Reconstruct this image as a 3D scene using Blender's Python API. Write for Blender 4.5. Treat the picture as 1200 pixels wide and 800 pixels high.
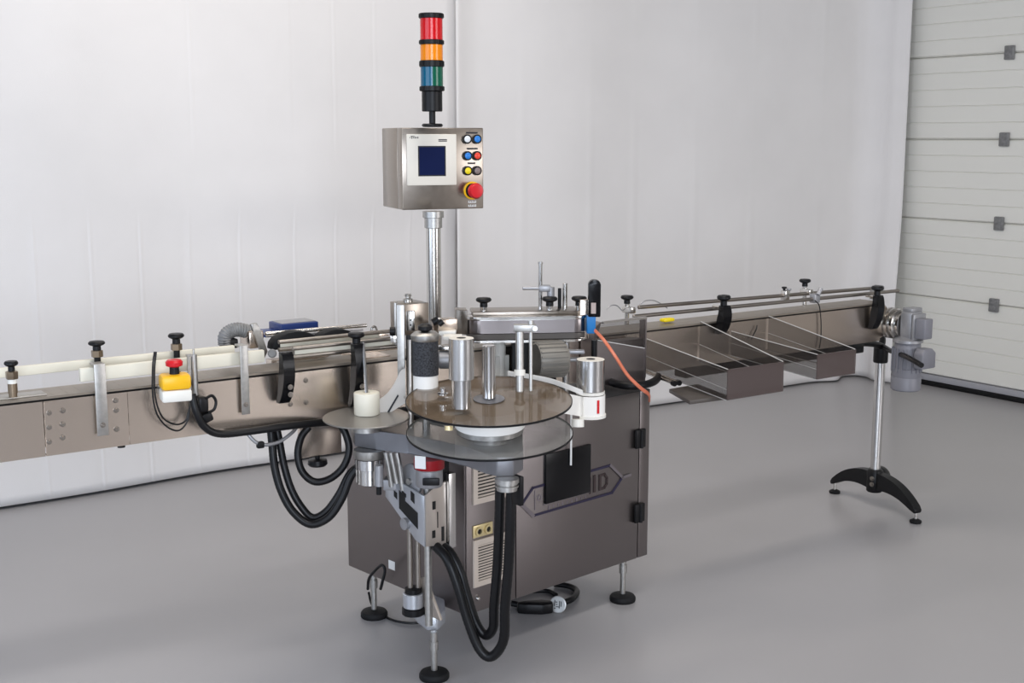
import bpy, bmesh, math, random
from mathutils import Vector as V, Matrix
random.seed(7)
for o in list(bpy.data.objects): bpy.data.objects.remove(o)
S = bpy.context.scene
COL = S.collection

# ------------------------------------------------------------------ camera
FPX, CAMH = 1467.0, 1.65
TH = math.atan(239.5 / FPX); AL = math.radians(55.4)
FW = V((math.cos(AL)*math.cos(TH), math.sin(AL)*math.cos(TH), -math.sin(TH)))
RT = V((math.sin(AL), -math.cos(AL), 0)); UP = RT.cross(FW)
CAM = V((0, 0, CAMH))
cd = bpy.data.cameras.new('camera'); cam = bpy.data.objects.new('camera', cd); COL.objects.link(cam)
cd.sensor_width = 36; cd.sensor_fit = 'HORIZONTAL'; cd.lens = 36*FPX/1200; cd.clip_start = .05
m = Matrix((RT, UP, -FW)).transposed().to_4x4(); m.translation = CAM
cam.matrix_world = m; S.camera = cam

# ------------------------------------------------------------------ light
w = bpy.data.worlds.new('world'); S.world = w; w.use_nodes = True
w.node_tree.nodes['Background'].inputs[0].default_value = (.75, .82, 1, 1)
w.node_tree.nodes['Background'].inputs[1].default_value = .6
def area(name, loc, target, sx, sy, power, col):
    l = bpy.data.lights.new(name, 'AREA'); l.shape = 'RECTANGLE'; l.size = sx; l.size_y = sy
    l.energy = power; l.color = col
    o = bpy.data.objects.new(name, l); COL.objects.link(o); o.location = loc
    o.rotation_euler = (V(target)-V(loc)).to_track_quat('-Z', 'Y').to_euler()
    return o
area('window_daylight_left', (-3.42, 2.2, 1.9), (0, 2.2, 1.9), 4.4, 2.2, 105, (.70, .82, 1))
area('window_daylight_front', (-1.5, -2.92, 1.9), (-1.5, 0, 1.9), 3.4, 2.2, 265, (.80, .88, 1))
area('fill_light_front_right', (5.3, -2.92, 1.9), (5.3, 0, 1.9), 2.6, 2.2, 120, (.97, .95, .96))  # added light for right curtain and foreground floor, no known window there
area('ceiling_lamp_light_a', (2.1, 4.2, 4.0), (2.1, 4.2, 0), 2.6, .5, 46, (1, .92, .82))
area('fill_light_overhead', (1.9, 1.6, 4.0), (1.9, 1.6, 0), 2.6, .5, 70, (1, .97, .95))  # unseen overhead fill, placed to brighten the foreground floor
vs = S.view_settings
vs.view_transform = 'Standard'; vs.look = 'None'; vs.gamma = 1; vs.use_curve_mapping = False
vs.exposure = -0.03

# ------------------------------------------------------------------ measuring helpers (sight line of a point meets a known plane)
def ray(x, y): return FW + RT*((x-600)/FPX) + UP*((400-y)/FPX)
def at_y(x, y, Y): d = ray(x, y); return CAM + d*(Y/d.y)
def at_x(x, y, X): d = ray(x, y); return CAM + d*(X/d.x)
def at_z(x, y, z): d = ray(x, y); return CAM + d*((z-CAMH)/d.z)
def at_d(x, y, D): return CAM + ray(x, y)*D
def at_h(x, y, h): d = ray(x, y); return CAM + d*(h/(d.x*math.cos(AL)+d.y*math.sin(AL)))
YN, YF = 3.445, 3.572                 # near and far faces of the conveyor
def cx(px): return at_y(px, 474-.1135*px, YN).x
HX, HY = math.cos(AL), math.sin(AL)   # viewing heading in plan
A8 = math.radians(8.0)
U = V((math.cos(A8), math.sin(A8), 0)); W = V((-math.sin(A8), math.cos(A8), 0)); Z = V((0, 0, 1))
CA = V((2.006, 3.169, 0))             # cabinet corner nearest the camera
def cb(u, v, z): return CA + U*u + W*v + Z*z

# ------------------------------------------------------------------ materials
MATS = {}
def mat(name, col, rough=.5, metal=0., noise=0., scale=30., bump=0., bscale=200., stretch=None, alpha=1., trans=0., emit=None, coat=0., ior=1.45, spec=.5, rvar=.06):
    mt = bpy.data.materials.new(name); mt.use_nodes = True; nt = mt.node_tree; b = nt.nodes['Principled BSDF']
    b.inputs['Base Color'].default_value = (*col, 1); b.inputs['Roughness'].default_value = rough
    b.inputs['Metallic'].default_value = metal; b.inputs['Alpha'].default_value = alpha
    b.inputs['Transmission Weight'].default_value = trans; b.inputs['IOR'].default_value = ior
    b.inputs['Coat Weight'].default_value = coat; b.inputs['Specular IOR Level'].default_value = spec
    if emit: b.inputs['Emission Color'].default_value = (*emit[0], 1); b.inputs['Emission Strength'].default_value = emit[1]
    if noise or bump:
        tc = nt.nodes.new('ShaderNodeTexCoord'); mp = nt.nodes.new('ShaderNodeMapping')
        nt.links.new(tc.outputs['Object'], mp.inputs[0])
        if stretch: mp.inputs['Scale'].default_value = stretch
    if noise:
        n = nt.nodes.new('ShaderNodeTexNoise'); n.inputs['Scale'].default_value = scale; n.inputs['Detail'].default_value = 5
        nt.links.new(mp.outputs[0], n.inputs['Vector'])
        r = nt.nodes.new('ShaderNodeValToRGB')
        r.color_ramp.elements[0].position = .3; r.color_ramp.elements[1].position = .7
        r.color_ramp.elements[0].color = (*[max(0, c*(1-noise)) for c in col], 1)
        r.color_ramp.elements[1].color = (*[min(1, c*(1+noise)) for c in col], 1)
        nt.links.new(n.outputs['Fac'], r.inputs[0]); nt.links.new(r.outputs[0], b.inputs['Base Color'])
        mr = nt.nodes.new('ShaderNodeMapRange'); mr.inputs['To Min'].default_value = max(0, rough-rvar); mr.inputs['To Max'].default_value = rough+rvar
        nt.links.new(n.outputs['Fac'], mr.inputs[0]); nt.links.new(mr.outputs[0], b.inputs['Roughness'])
    if bump:
        n2 = nt.nodes.new('ShaderNodeTexNoise'); n2.inputs['Scale'].default_value = bscale; n2.inputs['Detail'].default_value = 3
        nt.links.new(mp.outputs[0], n2.inputs['Vector'])
        bp = nt.nodes.new('ShaderNodeBump'); bp.inputs['Strength'].default_value = bump; bp.inputs['Distance'].default_value = .002
        nt.links.new(n2.outputs['Fac'], bp.inputs['Height']); nt.links.new(bp.outputs[0], b.inputs['Normal'])
    MATS[name] = mt
    return mt
mat('floor', (.37, .36, .365), .29, noise=.025, scale=1.2, rvar=0)
mat('wall', (.30, .285, .265), .8)
mat('ceiling', (.32, .31, .30), .9)  # unseen surface, darkened so the metals reflect less light
mat('cloth', (.78, .76, .75), .85, noise=.025, scale=2.5, bump=.25, bscale=260)
mat('doorpaint', (.80, .79, .735), .45, bump=.06, bscale=400)
mat('hingegrey', (.20, .20, .20), .5, noise=.2, scale=60)
mat('doorstrip', (.40, .40, .43), .5)
mat('rubber', (.009, .009, .010), .6, spec=.25)
mat('black', (.006, .006, .007), .40, spec=.3)
mat('blackgloss', (.004, .004, .005), .25, spec=.3)
mat('blackcable', (.006, .006, .007), .38, spec=.35)
mat('steel', (.70, .605, .52), .27, 1, bump=.02, bscale=500)
mat('steelpanel', (.33, .29, .25), .30, 1, noise=.03, scale=60)
mat('bronze', (.26, .20, .14), .35, .8)
mat('boltmetal', (.34, .31, .28), .35, 1)
mat('steelbright', (.62, .60, .57), .20, 1)
mat('chrome', (.70, .69, .68), .14, 1)
mat('alu', (.68, .67, .66), .24, 1, noise=.04, scale=20, stretch=(6, 6, .4))
mat('galv', (.46, .45, .43), .42, 1, noise=.10, scale=90)
mat('cabinet', (.265, .238, .235), .33, 1)
mat('cabtop', (.03, .03, .032), .35)
mat('plategrey', (.22, .22, .235), .36, .6)
mat('castgrey', (.36, .36, .375), .42, .6, noise=.08, scale=40)
mat('motorgrey', (.21, .21, .235), .45, .1)
mat('ribgrey', (.22, .205, .18), .5, .2)
mat('cream', (.78, .74, .62), .45)
mat('whiteplastic', (.82, .80, .74), .4)
mat('paper', (.88, .86, .82), .6)
mat('smoke', (.16, .115, .075), .05, alpha=.66)
mat('clear', (.30, .30, .28), .04, alpha=.30)
mat('acryl', (.05, .042, .038), .05, alpha=.30)
mat('sheetwarm', (.50, .44, .39), .40, .6)
mat('webgrey', (.60, .57, .53), .5)
mat('discgrey', (.29, .27, .245), .33, .5)
mat('sheet', (.55, .57, .61), .35, .7)
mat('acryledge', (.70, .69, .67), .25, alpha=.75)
mat('acrylend', (.10, .075, .07), .14, alpha=.80)
mat('foam', (.040, .042, .048), .8, noise=.8, scale=220, bump=1, bscale=500)
mat('yellow', (.90, .50, .01), .35)
mat('red', (.62, .012, .02), .3)
mat('redlens', (.60, .006, .010), .16)
mat('amberlens', (.85, .25, .003), .16)
mat('teallens', (.002, .10, .19), .16)
mat('greenlens', (.002, .10, .055), .16)
mat('bluebutton', (.02, .20, .62), .3)
mat('redbutton', (.78, .06, .03), .3)
mat('yellowbutton', (.85, .66, .01), .3)
mat('whitebutton', (.75, .77, .78), .25)
mat('greybutton', (.22, .17, .16), .35)
mat('screen', (.004, .008, .04), .35, spec=.1, emit=((.006, .014, .07), .25))
mat('bezel', (.74, .70, .62), .4)
mat('bluebox', (.012, .035, .16), .35)
mat('blueplastic', (.02, .19, .50), .35)
mat('orangehose', (.62, .17, .09), .35)
mat('brass', (.75, .62, .34), .35, .5)
mat('darkhole', (.006, .006, .006), .6)
mat('logodark', (.022, .018, .045), .35)
mat('logobrown', (.040, .026, .026), .5)
mat('beltdark', (.075, .065, .058), .4)
mat('logolight', (.30, .27, .29), .3, .8)
mat('ventframe', (.66, .57, .49), .4)
mat('belt', (.30, .26, .215), .38, .6, noise=.08, scale=6)
mat('darkred', (.30, .006, .012), .3)
mat('inkwhite', (.85, .85, .83), .5)
mat('inkblack', (.015, .015, .02), .5)
mat('greylabel', (.42, .34, .31), .5)
mat('tagsilver', (.55, .55, .54), .4, .6)

# ------------------------------------------------------------------ mesh builder
def frame(axis):
    a = V(axis).normalized(); t = V((1, 0, 0)) if abs(a.x) < .8 else V((0, 1, 0))
    e1 = a.cross(t).normalized(); return a, e1, a.cross(e1)
def smooth(pts, n=8):
    pts = [V(p) for p in pts]
    if len(pts) < 3: return pts
    q = [pts[0]*2-pts[1]]+pts+[pts[-1]*2-pts[-2]]; out = []
    for i in range(1, len(q)-2):
        a, b, c, d = q[i-1:i+3]
        for k in range(n):
            t = k/n
            out.append(.5*((2*b)+(c-a)*t+(2*a-5*b+4*c-d)*t*t+(3*b-a-3*c+d)*t**3))
    out.append(pts[-1]); return out
class MB:
    def __init__(s): s.v = []; s.f = []
    def add(s, vs, fs):
        n = len(s.v); s.v += [V(p) for p in vs]; s.f += [tuple(i+n for i in f) for f in fs]; return s
    def box(s, c, size, ax=None, bev=0.):
        """box centred at c; ax = (ex, ey, ez) axes"""
        bm = bmesh.new(); bmesh.ops.create_cube(bm, size=1)
        for v in bm.verts: v.co = V((v.co.x*size[0], v.co.y*size[1], v.co.z*size[2]))
        if bev: bmesh.ops.bevel(bm, geom=list(bm.edges), offset=bev, segments=2, affect='EDGES', profile=.5)
        bm.verts.index_update(); c = V(c)
        ex, ey, ez = ax if ax else (V((1, 0, 0)), V((0, 1, 0)), V((0, 0, 1)))
        s.add([c+ex*v.co.x+ey*v.co.y+ez*v.co.z for v in bm.verts], [[v.index for v in f.verts] for f in bm.faces]); bm.free(); return s
    def bb(s, lo, hi, bev=0.):
        lo = V(lo); hi = V(hi); return s.box((lo+hi)/2, hi-lo, bev=bev)
    def prism(s, poly, vec, bev=0.):
        poly = [V(p) for p in poly]; vec = V(vec); n = len(poly)
        if bev:
            bm = bmesh.new(); a = [bm.verts.new(p) for p in poly]; b = [bm.verts.new(p+vec) for p in poly]
            bm.faces.new(a); bm.faces.new(b[::-1])
            for i in range(n): bm.faces.new((a[i], b[i], b[(i+1) % n], a[(i+1) % n]))
            bmesh.ops.bevel(bm, geom=list(bm.edges), offset=bev, segments=2, affect='EDGES', profile=.5)
            bm.verts.index_update(); s.add([v.co.copy() for v in bm.verts], [[v.index for v in f.verts] for f in bm.faces]); bm.free(); return s
        return s.add(poly+[p+vec for p in poly], [tuple(range(n)), tuple(range(2*n-1, n-1, -1))]+[(i, n+i, n+(i+1) % n, (i+1) % n) for i in range(n)])
    def lathe(s, prof, base, axis=(0, 0, 1), seg=24):
        a, e1, e2 = frame(axis); base = V(base); vs = []; fs = []; rows = []
        for r, h in prof:
            if r < 1e-6: rows.append([len(vs)]); vs.append(base+a*h)
            else:
                rows.append(list(range(len(vs), len(vs)+seg)))
                vs += [base+a*h+(e1*math.cos(2*math.pi*k/seg)+e2*math.sin(2*math.pi*k/seg))*r for k in range(seg)]
        for p, q in zip(rows, rows[1:]):
            for k in range(seg):
                k2 = (k+1) % seg
                if len(p) == 1 and len(q) == 1: continue
                if len(p) == 1: fs.append((p[0], q[k], q[k2]))
                elif len(q) == 1: fs.append((p[k], p[k2], q[0]))
                else: fs.append((p[k], p[k2], q[k2], q[k]))
        if len(rows[0]) > 1: fs.append(tuple(rows[0][::-1]))
        if len(rows[-1]) > 1: fs.append(tuple(rows[-1]))
        return s.add(vs, fs)
    def cyl(s, p0, p1, r, seg=20, ch=0.):
        p0 = V(p0); p1 = V(p1); L = (p1-p0).length
        pr = [(r-ch, 0), (r, ch), (r, L-ch), (r-ch, L)] if ch else [(r, 0), (r, L)]
        return s.lathe(pr, p0, p1-p0, seg)
    def ring(s, base, axis, r0, r1, h, seg=32):
        return s.lathe([(r0, 0), (r1, 0), (r1, h), (r0, h), (r0, 0)], base, axis, seg) if False else s._ring(base, axis, r0, r1, h, seg)
    def _ring(s, base, axis, r0, r1, h, seg):
        a, e1, e2 = frame(axis); base = V(base); vs = []; fs = []
        for k in range(seg):
            d = e1*math.cos(2*math.pi*k/seg)+e2*math.sin(2*math.pi*k/seg)
            vs += [base+d*r0, base+d*r1, base+d*r1+a*h, base+d*r0+a*h]
        for k in range(seg):
            i = 4*k; j = 4*((k+1) % seg)
            for q in range(4): fs.append((i+q, i+(q+1) % 4, j+(q+1) % 4, j+q))
        return s.add(vs, fs)
    def tube(s, pts, r, seg=10, n=8, ribs=0.):
        pts = smooth(pts, n) if n else [V(p) for p in pts]; vs = []; fs = []
        tg = [(pts[min(i+1, len(pts)-1)]-pts[max(i-1, 0)]).normalized() for i in range(len(pts))]
        a, e1, e2 = frame(tg[0])
        for i, p in enumerate(pts):
            e1 = (e1-tg[i]*e1.dot(tg[i])).normalized(); e2 = tg[i].cross(e1)
            rr = r*(1+(ribs if i % 2 else -ribs))
            vs += [p+(e1*math.cos(2*math.pi*k/seg)+e2*math.sin(2*math.pi*k/seg))*rr for k in range(seg)]
        for i in range(len(pts)-1):
            for k in range(seg):
                k2 = (k+1) % seg; fs.append((i*seg+k, i*seg+k2, (i+1)*seg+k2, (i+1)*seg+k))
        fs.append(tuple(range(seg))[::-1]); fs.append(tuple(range((len(pts)-1)*seg, len(pts)*seg)))
        return s.add(vs, fs)
    def strip(s, pts, h, t=.0012, n=8, up=(0, 0, 1)):
        """thin standing band that follows pts (lower edge), height h"""
        pts = smooth(pts, n) if n else [V(p) for p in pts]; up = V(up); vs = []; fs = []
        for i, p in enumerate(pts):
            tg = (pts[min(i+1, len(pts)-1)]-pts[max(i-1, 0)]).normalized(); nn = tg.cross(up).normalized()*t
            vs += [p-nn, p+nn, p+nn+up*h, p-nn+up*h]
        for i in range(len(pts)-1):
            for q in range(4): fs.append((4*i+q, 4*i+(q+1) % 4, 4*i+4+(q+1) % 4, 4*i+4+q))
        e = 4*(len(pts)-1); fs += [(0, 1, 2, 3), (e+3, e+2, e+1, e)]
        return s.add(vs, fs)
    def build(s, name, material, parent=None, sharp=40):
        root = parent
        while root is not None and root.parent is not None: root = root.parent
        if root is not None: off = root.location.copy()
        else:
            lo = V([min(v[i] for v in s.v) for i in range(3)]); hi = V([max(v[i] for v in s.v) for i in range(3)])
            off = V(((lo.x+hi.x)/2, (lo.y+hi.y)/2, lo.z))
        me = bpy.data.meshes.new(name); me.from_pydata([v-off for v in s.v], [], s.f)
        bm = bmesh.new(); bm.from_mesh(me); bmesh.ops.recalc_face_normals(bm, faces=bm.faces); bm.to_mesh(me); bm.free()
        for p in me.polygons: p.use_smooth = True
        me.set_sharp_from_angle(angle=math.radians(sharp))
        me.materials.append(MATS[material])
        o = bpy.data.objects.new(name, me); COL.objects.link(o)
        if parent is not None: o.parent = parent
        else: o.location = off
        return o
def thing(name, label, cat, loc, group=None):
    o = bpy.data.objects.new(name, None); COL.objects.link(o); o.location = loc; o.empty_display_size = .05
    o['label'] = label; o['category'] = cat
    if group: o['group'] = group
    return o
def tag(o, label, cat, group=None):
    o['label'] = label; o['category'] = cat
    if group: o['group'] = group
    return o
def lab(o, label): o['label'] = label; return o
def struct(o, label=None, cat=None):
    o['kind'] = 'structure'
    if label: o['label'] = label
    if cat: o['category'] = cat
    return o

# ================================================================== THE ROOM
X0, X1, Y0, Y1, ZT = -3.5, 7.12, -3.0, 6.1, 4.2
struct(MB().bb((X0, Y0, -.1), (X1, Y1, 0)).build('floor', 'floor'), 'smooth grey epoxy floor under the machine', 'floor')
struct(MB().bb((X0-.1, Y0-.1, ZT), (X1+.1, Y1+.1, ZT+.1)).build('ceiling', 'ceiling'), 'unseen hall ceiling, darkened to cut the fill light', 'ceiling')
struct(MB().bb((X0-.1, Y1, 0), (X1+.1, Y1+.1, ZT)).build('wall_back', 'wall'), 'plain wall hidden behind the white curtains', 'wall')
struct(MB().bb((X1, Y0, 0), (X1+.1, Y1, ZT)).build('wall_right', 'wall'), 'plain wall that holds the white sectional door', 'wall')
b = MB(); b.bb((X0-.1, Y0, 0), (X0, Y1, .8)); b.bb((X0-.1, Y0, 3.0), (X0, Y1, ZT)); b.bb((X0-.1, Y0, .8), (X0, 0, 3.0)); b.bb((X0-.1, 4.4, .8), (X0, Y1, 3.0))
struct(b.build('wall_left', 'wall'), 'plain wall with a wide window opening', 'wall')
b = MB(); b.bb((X0, Y0-.1, 0), (X1, Y0, .8)); b.bb((X0, Y0-.1, 3.0), (X1, Y0, ZT)); b.bb((X0, Y0-.1, .8), (-3.2, Y0, 3.0)); b.bb((.2, Y0-.1, .8), (4.0, Y0, 3.0)); b.bb((6.6, Y0-.1, .8), (X1, Y0, 3.0))  # right-hand opening made for the added front-right light
struct(b.build('wall_front', 'wall'), 'plain wall with a window opening behind the viewer', 'wall')

# sectional overhead door on the right
door = bpy.data.objects.new('door_1', None); COL.objects.link(door); door.location = (7.02, 2.4, 0); struct(door, 'white ribbed sectional overhead door', 'door')
seams = [.075, .595, 1.113, 1.635, 2.163, 2.69, 3.21, 3.73]
DY0, DY1 = 1.5, 5.95
for i in range(len(seams)-1):
    z0, z1 = seams[i], seams[i+1]; n = 5; rh = (z1-z0)/n; pr = []
    pr.append((7.10, z0+.001)); pr.append((7.028, z0+.001)); pr.append((7.020, z0+.004)); pr.append((7.012, z0+.010))
    for k in range(n):
        a = z0+rh*k; e = a+rh
        if k < n-1: pr += [(7.012, e-.004), (7.018, e-.001), (7.018, e+.001), (7.012, e+.004)]
    pr += [(7.012, z1-.010), (7.020, z1-.004), (7.028, z1-.001), (7.10, z1-.001)]
    MB().prism([(x, DY0, z) for x, z in pr], (0, DY1-DY0, 0)).build('door_section', 'doorpaint', door, 20)
for z in seams[1:]:
    for y in (4.755, 2.0):
        h = MB().bb((6.990, y-.033, z-.043), (7.013, y+.033, z+.043), .006)
        h = h.build('hinge_cover', 'hingegrey', door)
        MB().bb((6.986, y-.020, z-.028), (6.991, y+.020, z-.004), .002).bb((6.986, y-.020, z+.006), (6.991, y+.020, z+.028), .002).build('hinge_plate', 'hingegrey', h)
MB().bb((7.005, DY0, .034), (7.09, DY1, .074), .003).build('bottom_rail', 'doorstrip', door)
MB().bb((7.0, DY0, 0.0005), (7.09, DY1, .033), .004).build('bottom_seal', 'rubber', door)

# curtains
def curtain(name, label, path, zlo, zhi, offs, group):
    """path: dense list of (x, y, s); offs(s, z) = offset along the local normal"""
    NZ = 90; vs = []; fs = []; n = len(path)
    for i, (x, y, s) in enumerate(path):
        x0, y0, _ = path[max(i-1, 0)]; x1, y1, _ = path[min(i+1, n-1)]
        t = V((x1-x0, y1-y0, 0)).normalized(); nn = V((t.y, -t.x, 0))
        for k in range(NZ+1):
            z = zlo(s)+(zhi-zlo(s))*(k/NZ); p = V((x, y, z))+nn*offs(s, z); vs.append(p)
    for i in range(n-1):
        for k in range(NZ): a = i*(NZ+1)+k; fs.append((a, a+NZ+1, a+NZ+2, a+1))
    me = bpy.data.meshes.new(name); me.from_pydata(vs, [], fs)
    for p in me.polygons: p.use_smooth = True
    me.materials.append(MATS['cloth'])
    o = bpy.data.objects.new(name, me); COL.objects.link(o)
    md = o.modifiers.new('thick', 'SOLIDIFY'); md.thickness = .003
    tag(o, label, 'curtain', group); return o
def ss(a, b_, t): t = max(0, min(1, (t-a)/(b_-a))); return t*t*(3-2*t)
lowc = [at_y(p, 400, 5.75).x for p in (47, 114, 174, 232, 291, 354, 402, 445, 488)]
upc = [at_y(p, 100, 5.75).x for p in (228, 342, 395, 443)]
def offL(x, z):
    o = .010*math.sin(x*2.1+.6)+.006*math.sin(x*5.3)
    for c in lowc: o += (.0015*math.exp(-((x-c-.006)/.006)**2)-.0013*math.exp(-((x-c+.006)/.006)**2))*ss(1.34, 1.18, z)
    for c in upc: o += (.0008*math.exp(-((x-c-.007)/.008)**2)-.0006*math.exp(-((x-c+.007)/.008)**2))*ss(1.45, 1.75, z)
    o -= .035*ss(1.42, 1.08, z)*ss(1.6, 2.4, x) - .03*ss(.6, 0, z)  # lower cloth leans back, shaping in a darker band
    return o
pl = []; x = -1.4
fine = sorted(lowc+upc)
while x < 3.66:
    pl.append((x, 5.79, x)); x += .004 if any(abs(x-c) < .03 for c in fine) else .035
curtain('curtain', 'white curtain sheet with vertical fold creases hanging behind the left conveyor', pl, lambda s: .015, 3.9, offL, 'white backdrop curtains')
pr_ = []; x = 3.585
while x < 6.72: pr_.append((x, 5.725, x)); x += .02
cxr, cyr, rr = 6.72, 5.545, .18
for k in range(1, 13):
    a = math.pi/2*(1-k/12); pr_.append((cxr+rr*math.cos(a), cyr+rr*math.sin(a), 6.72+rr*math.pi/2*k/12))
for k in range(1, 5): pr_.append((6.90+.012*k, 5.545-.022*k, 7.0+.025*k))
rc = [at_y(p, 250, 5.72).x for p in (612, 690, 745, 815, 880, 958, 1000)]
def offR(x, z):
    o = .022*math.sin(x*4.6+.4)*ss(6.2, 4.4, x)*ss(3.55, 3.75, x)+.010*math.sin(x*2.2)
    o += .004*math.exp(-((x-3.60)/.03)**2)
    for c in rc: o += .004*math.exp(-((x-c)/.018)**2)*(0.6+.4*math.sin(z*3+c))
    o += .10*ss(1.30, .35, z)*ss(6.80, 7.06, x)
    d = (x-6.93)+(1.15-z)*.30               # diagonal fold that opens towards the lower right corner
    o += .06*ss(1.15, .35, z)*math.exp(-(d/.10)**2) + .03*ss(1.0, .2, z)*math.sin(x*9)*ss(6.3, 6.9, x)
    return o
curtain('curtain', 'white curtain sheet on the right, edge gathered beside the ribbed door', pr_, lambda s: .012, 3.9, offR, 'white backdrop curtains')

# ================================================================== CONVEYOR
conv = thing('conveyor', 'long stainless steel belt conveyor running across the whole picture', 'conveyor', (2.2, 3.545, 0))
ZB, ZP, ZR = .793, .945, .957   # plate bottom, plate top, running surface
XL, XR = -.35, 4.30
xs = [XL, cx(50), cx(66), cx(149), XR-.02]
def sideplate(x0, x1, y, s, zb=ZB, zp=ZP):
    b = MB(); t = .003
    prof = [(0, zb), (0, zp), (.018, zp), (.018, zp-t), (t, zp-t), (t, zb+t), (.022, zb+t), (.022, zb)]
    return b.prism([(x0, y+s*p, z) for p, z in prof], (x1-x0, 0, 0))
for a, c in ((xs[0], xs[1]-.001), (xs[1]+.001, xs[3]-.0006), (xs[3]+.0006, xs[4])):
    sideplate(a, c, YN, 1).build('side_plate', 'steel', conv)
sideplate(XL, XR-.02, YF, -1).build('side_plate', 'steel', conv)
sp = MB().bb((xs[1]+.002, YN-.0025, ZB+.001), (xs[2], YN-.0002, ZP-.003)).build('splice_plate', 'steel', conv)
def bolt(p, axis, r, parent, m='boltmetal', name='bolt'):
    return MB().lathe([(r*1.35, 0), (r*1.35, .0015), (r, .0016), (r, r*.6), (r*.75, r*.95), (r*.5, r*.95), (r*.45, r*.5), (0, r*.5)], p, axis, 12).build(name, m, parent)
for px, ys in ((57.5, (483.5, 500.5, 517.5)), (73.5, (481, 497, 512.5))):
    for y in ys: bolt(at_y(px, y, YN-.002), (0, -1, 0), .0055, sp if px < 60 else conv)
for px, y in ((136, 480.5), (136.5, 502.5), (358, 445.5), (358.5, 471), (340, 473.5), (135.3, 469)): bolt(at_y(px, y, YN), (0, -1, 0), .006, conv)
MB().bb((XL, YN+.010, ZP+.0005), (XR, YN+.022, ZR-.006)).bb((XL, YF-.022, ZP+.0005), (XR, YF-.010, ZR-.006)).build('wear_strip', 'black', conv)
# belt of linked plates: one part, the plates share a mesh strip with narrow joints
b = MB(); x = XL
while x < XR-.03:
    b.bb((x+.0002, YN-.001, ZR-.006), (x+.0379, YF+.001, ZR+.0005)); x += .0381
o = b.build('belt', 'belt', conv)
b = MB().bb((XL, YN+.03, ZB+.05), (XR-.03, YF-.03, ZB+.085)); b.build('return_belt', 'belt', conv)
# rounded end of the conveyor
b = MB(); cyc = (ZB+ZP)/2+.01; rad = .074
prof = [(XR-.02, cyc-rad)]+[(XR-.02+.055*math.sin(math.pi*k/10), cyc-rad*math.cos(math.pi*k/10)) for k in range(1, 10)]+[(XR-.02, cyc+rad)]
b.prism([(x, YN, z) for x, z in prof], (0, YF-YN, 0)).build('end_cap', 'steel', conv)
MB().bb((3.2, YN+.03, ZB-.050), (4.22, YF-.03, ZB-.002), .006).build('return_trough', 'black', conv)
# underside foot nub
MB().cyl(at_y(142, 519, YN+.05)-Z*.012, at_y(142, 519, YN+.05)+Z*.004, .011).build('stud', 'black', conv)

def knob(p, parent, r=.022, h=.036, m='black'):
    return MB().lathe([(r*.5, 0), (r*.48, h*.42), (r*.85, h*.55), (r, h*.66), (r, h*.82), (r*.85, h*.95), (r*.4, h), (0, h)], p, (0, 0, 1), 20).build('knob', m, parent)

# white plastic guide bars of the left end
xa, xb = cx(97), cx(313)
zf0, zf1 = at_y(260, 416.5, 3.54).z, at_y(260, 406, 3.54).z
MB().bb((XL, 3.540, zf0), (cx(291), 3.554, zf1), .003).build('guide_bar', 'cream', conv)
MB().bb((xa, 3.458, .984), (xb, 3.474, 1.022), .003).build('guide_bar', 'cream', conv)
# flat straps that carry the near bar
for px, ytop, ybot, wpx in ((118.5, 428, 510, 14.5), (287.5, 406, 485, 11.5)):
    t = at_y(px-2, ytop, 3.43); q = at_y(px+3, ybot, 3.43); wd = wpx*.0024*.9
    br = MB().bb((t.x-wd/2, 3.428, q.z), (t.x+wd/2, 3.4335, t.z+.004), .001)
    br.bb((t.x-wd/2, 3.4335, t.z-.002), (t.x+wd/2, 3.47, t.z+.004), .001)
    br = br.build('strap_bracket', 'galv', conv)
    bolt(V((t.x, 3.428, q.z+.03)), (0, -1, 0), .006, br)
# knobs with collars standing over the far bar
for px, yk, ymid, Yk in ((114, 399, 418, 3.53), (207, 390, 410, 3.53)):
    k = at_y(px, ymid, Yk); top = at_y(px, yk, Yk)
    br = MB().cyl(V((k.x, Yk, ZR)), V((k.x, Yk, k.z)), .009).build('guide_post', 'black', conv)
    MB().lathe([(.0155, 0), (.0165, .001), (.0165, .018), (.0155, .019)], V((k.x, Yk, k.z)), (0, 0, 1), 6).build('collar', 'bronze', br)
    knob(V((k.x, Yk, k.z+.020)), br, .023, top.z-k.z-.020)
q = at_y(15, 457, 3.47)
br = MB().lathe([(.011, .005), (.011, .016), (.0125, .016), (.0125, .042)], V((q.x, 3.47, ZR)), (0, 0, 1), 20).build('guide_post', 'bronze', conv)
MB().lathe([(.012, .042), (.012, .054)], V((q.x, 3.47, ZR)), (0, 0, 1), 20).build('spacer', 'whiteplastic', br)
MB().lathe([(.015, .054), (.0165, .056), (.0165, .074), (.011, .076)], V((q.x, 3.47, ZR)), (0, 0, 1), 6).build('collar', 'bronze', br)
knob(V((q.x, 3.47, ZR+.076)), br, .018, .028)
MB().bb((XL, 3.462, ZR+.0006), (cx(57), 3.52, ZR+.005), .001).build('slide_plate', 'galv', conv)

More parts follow.
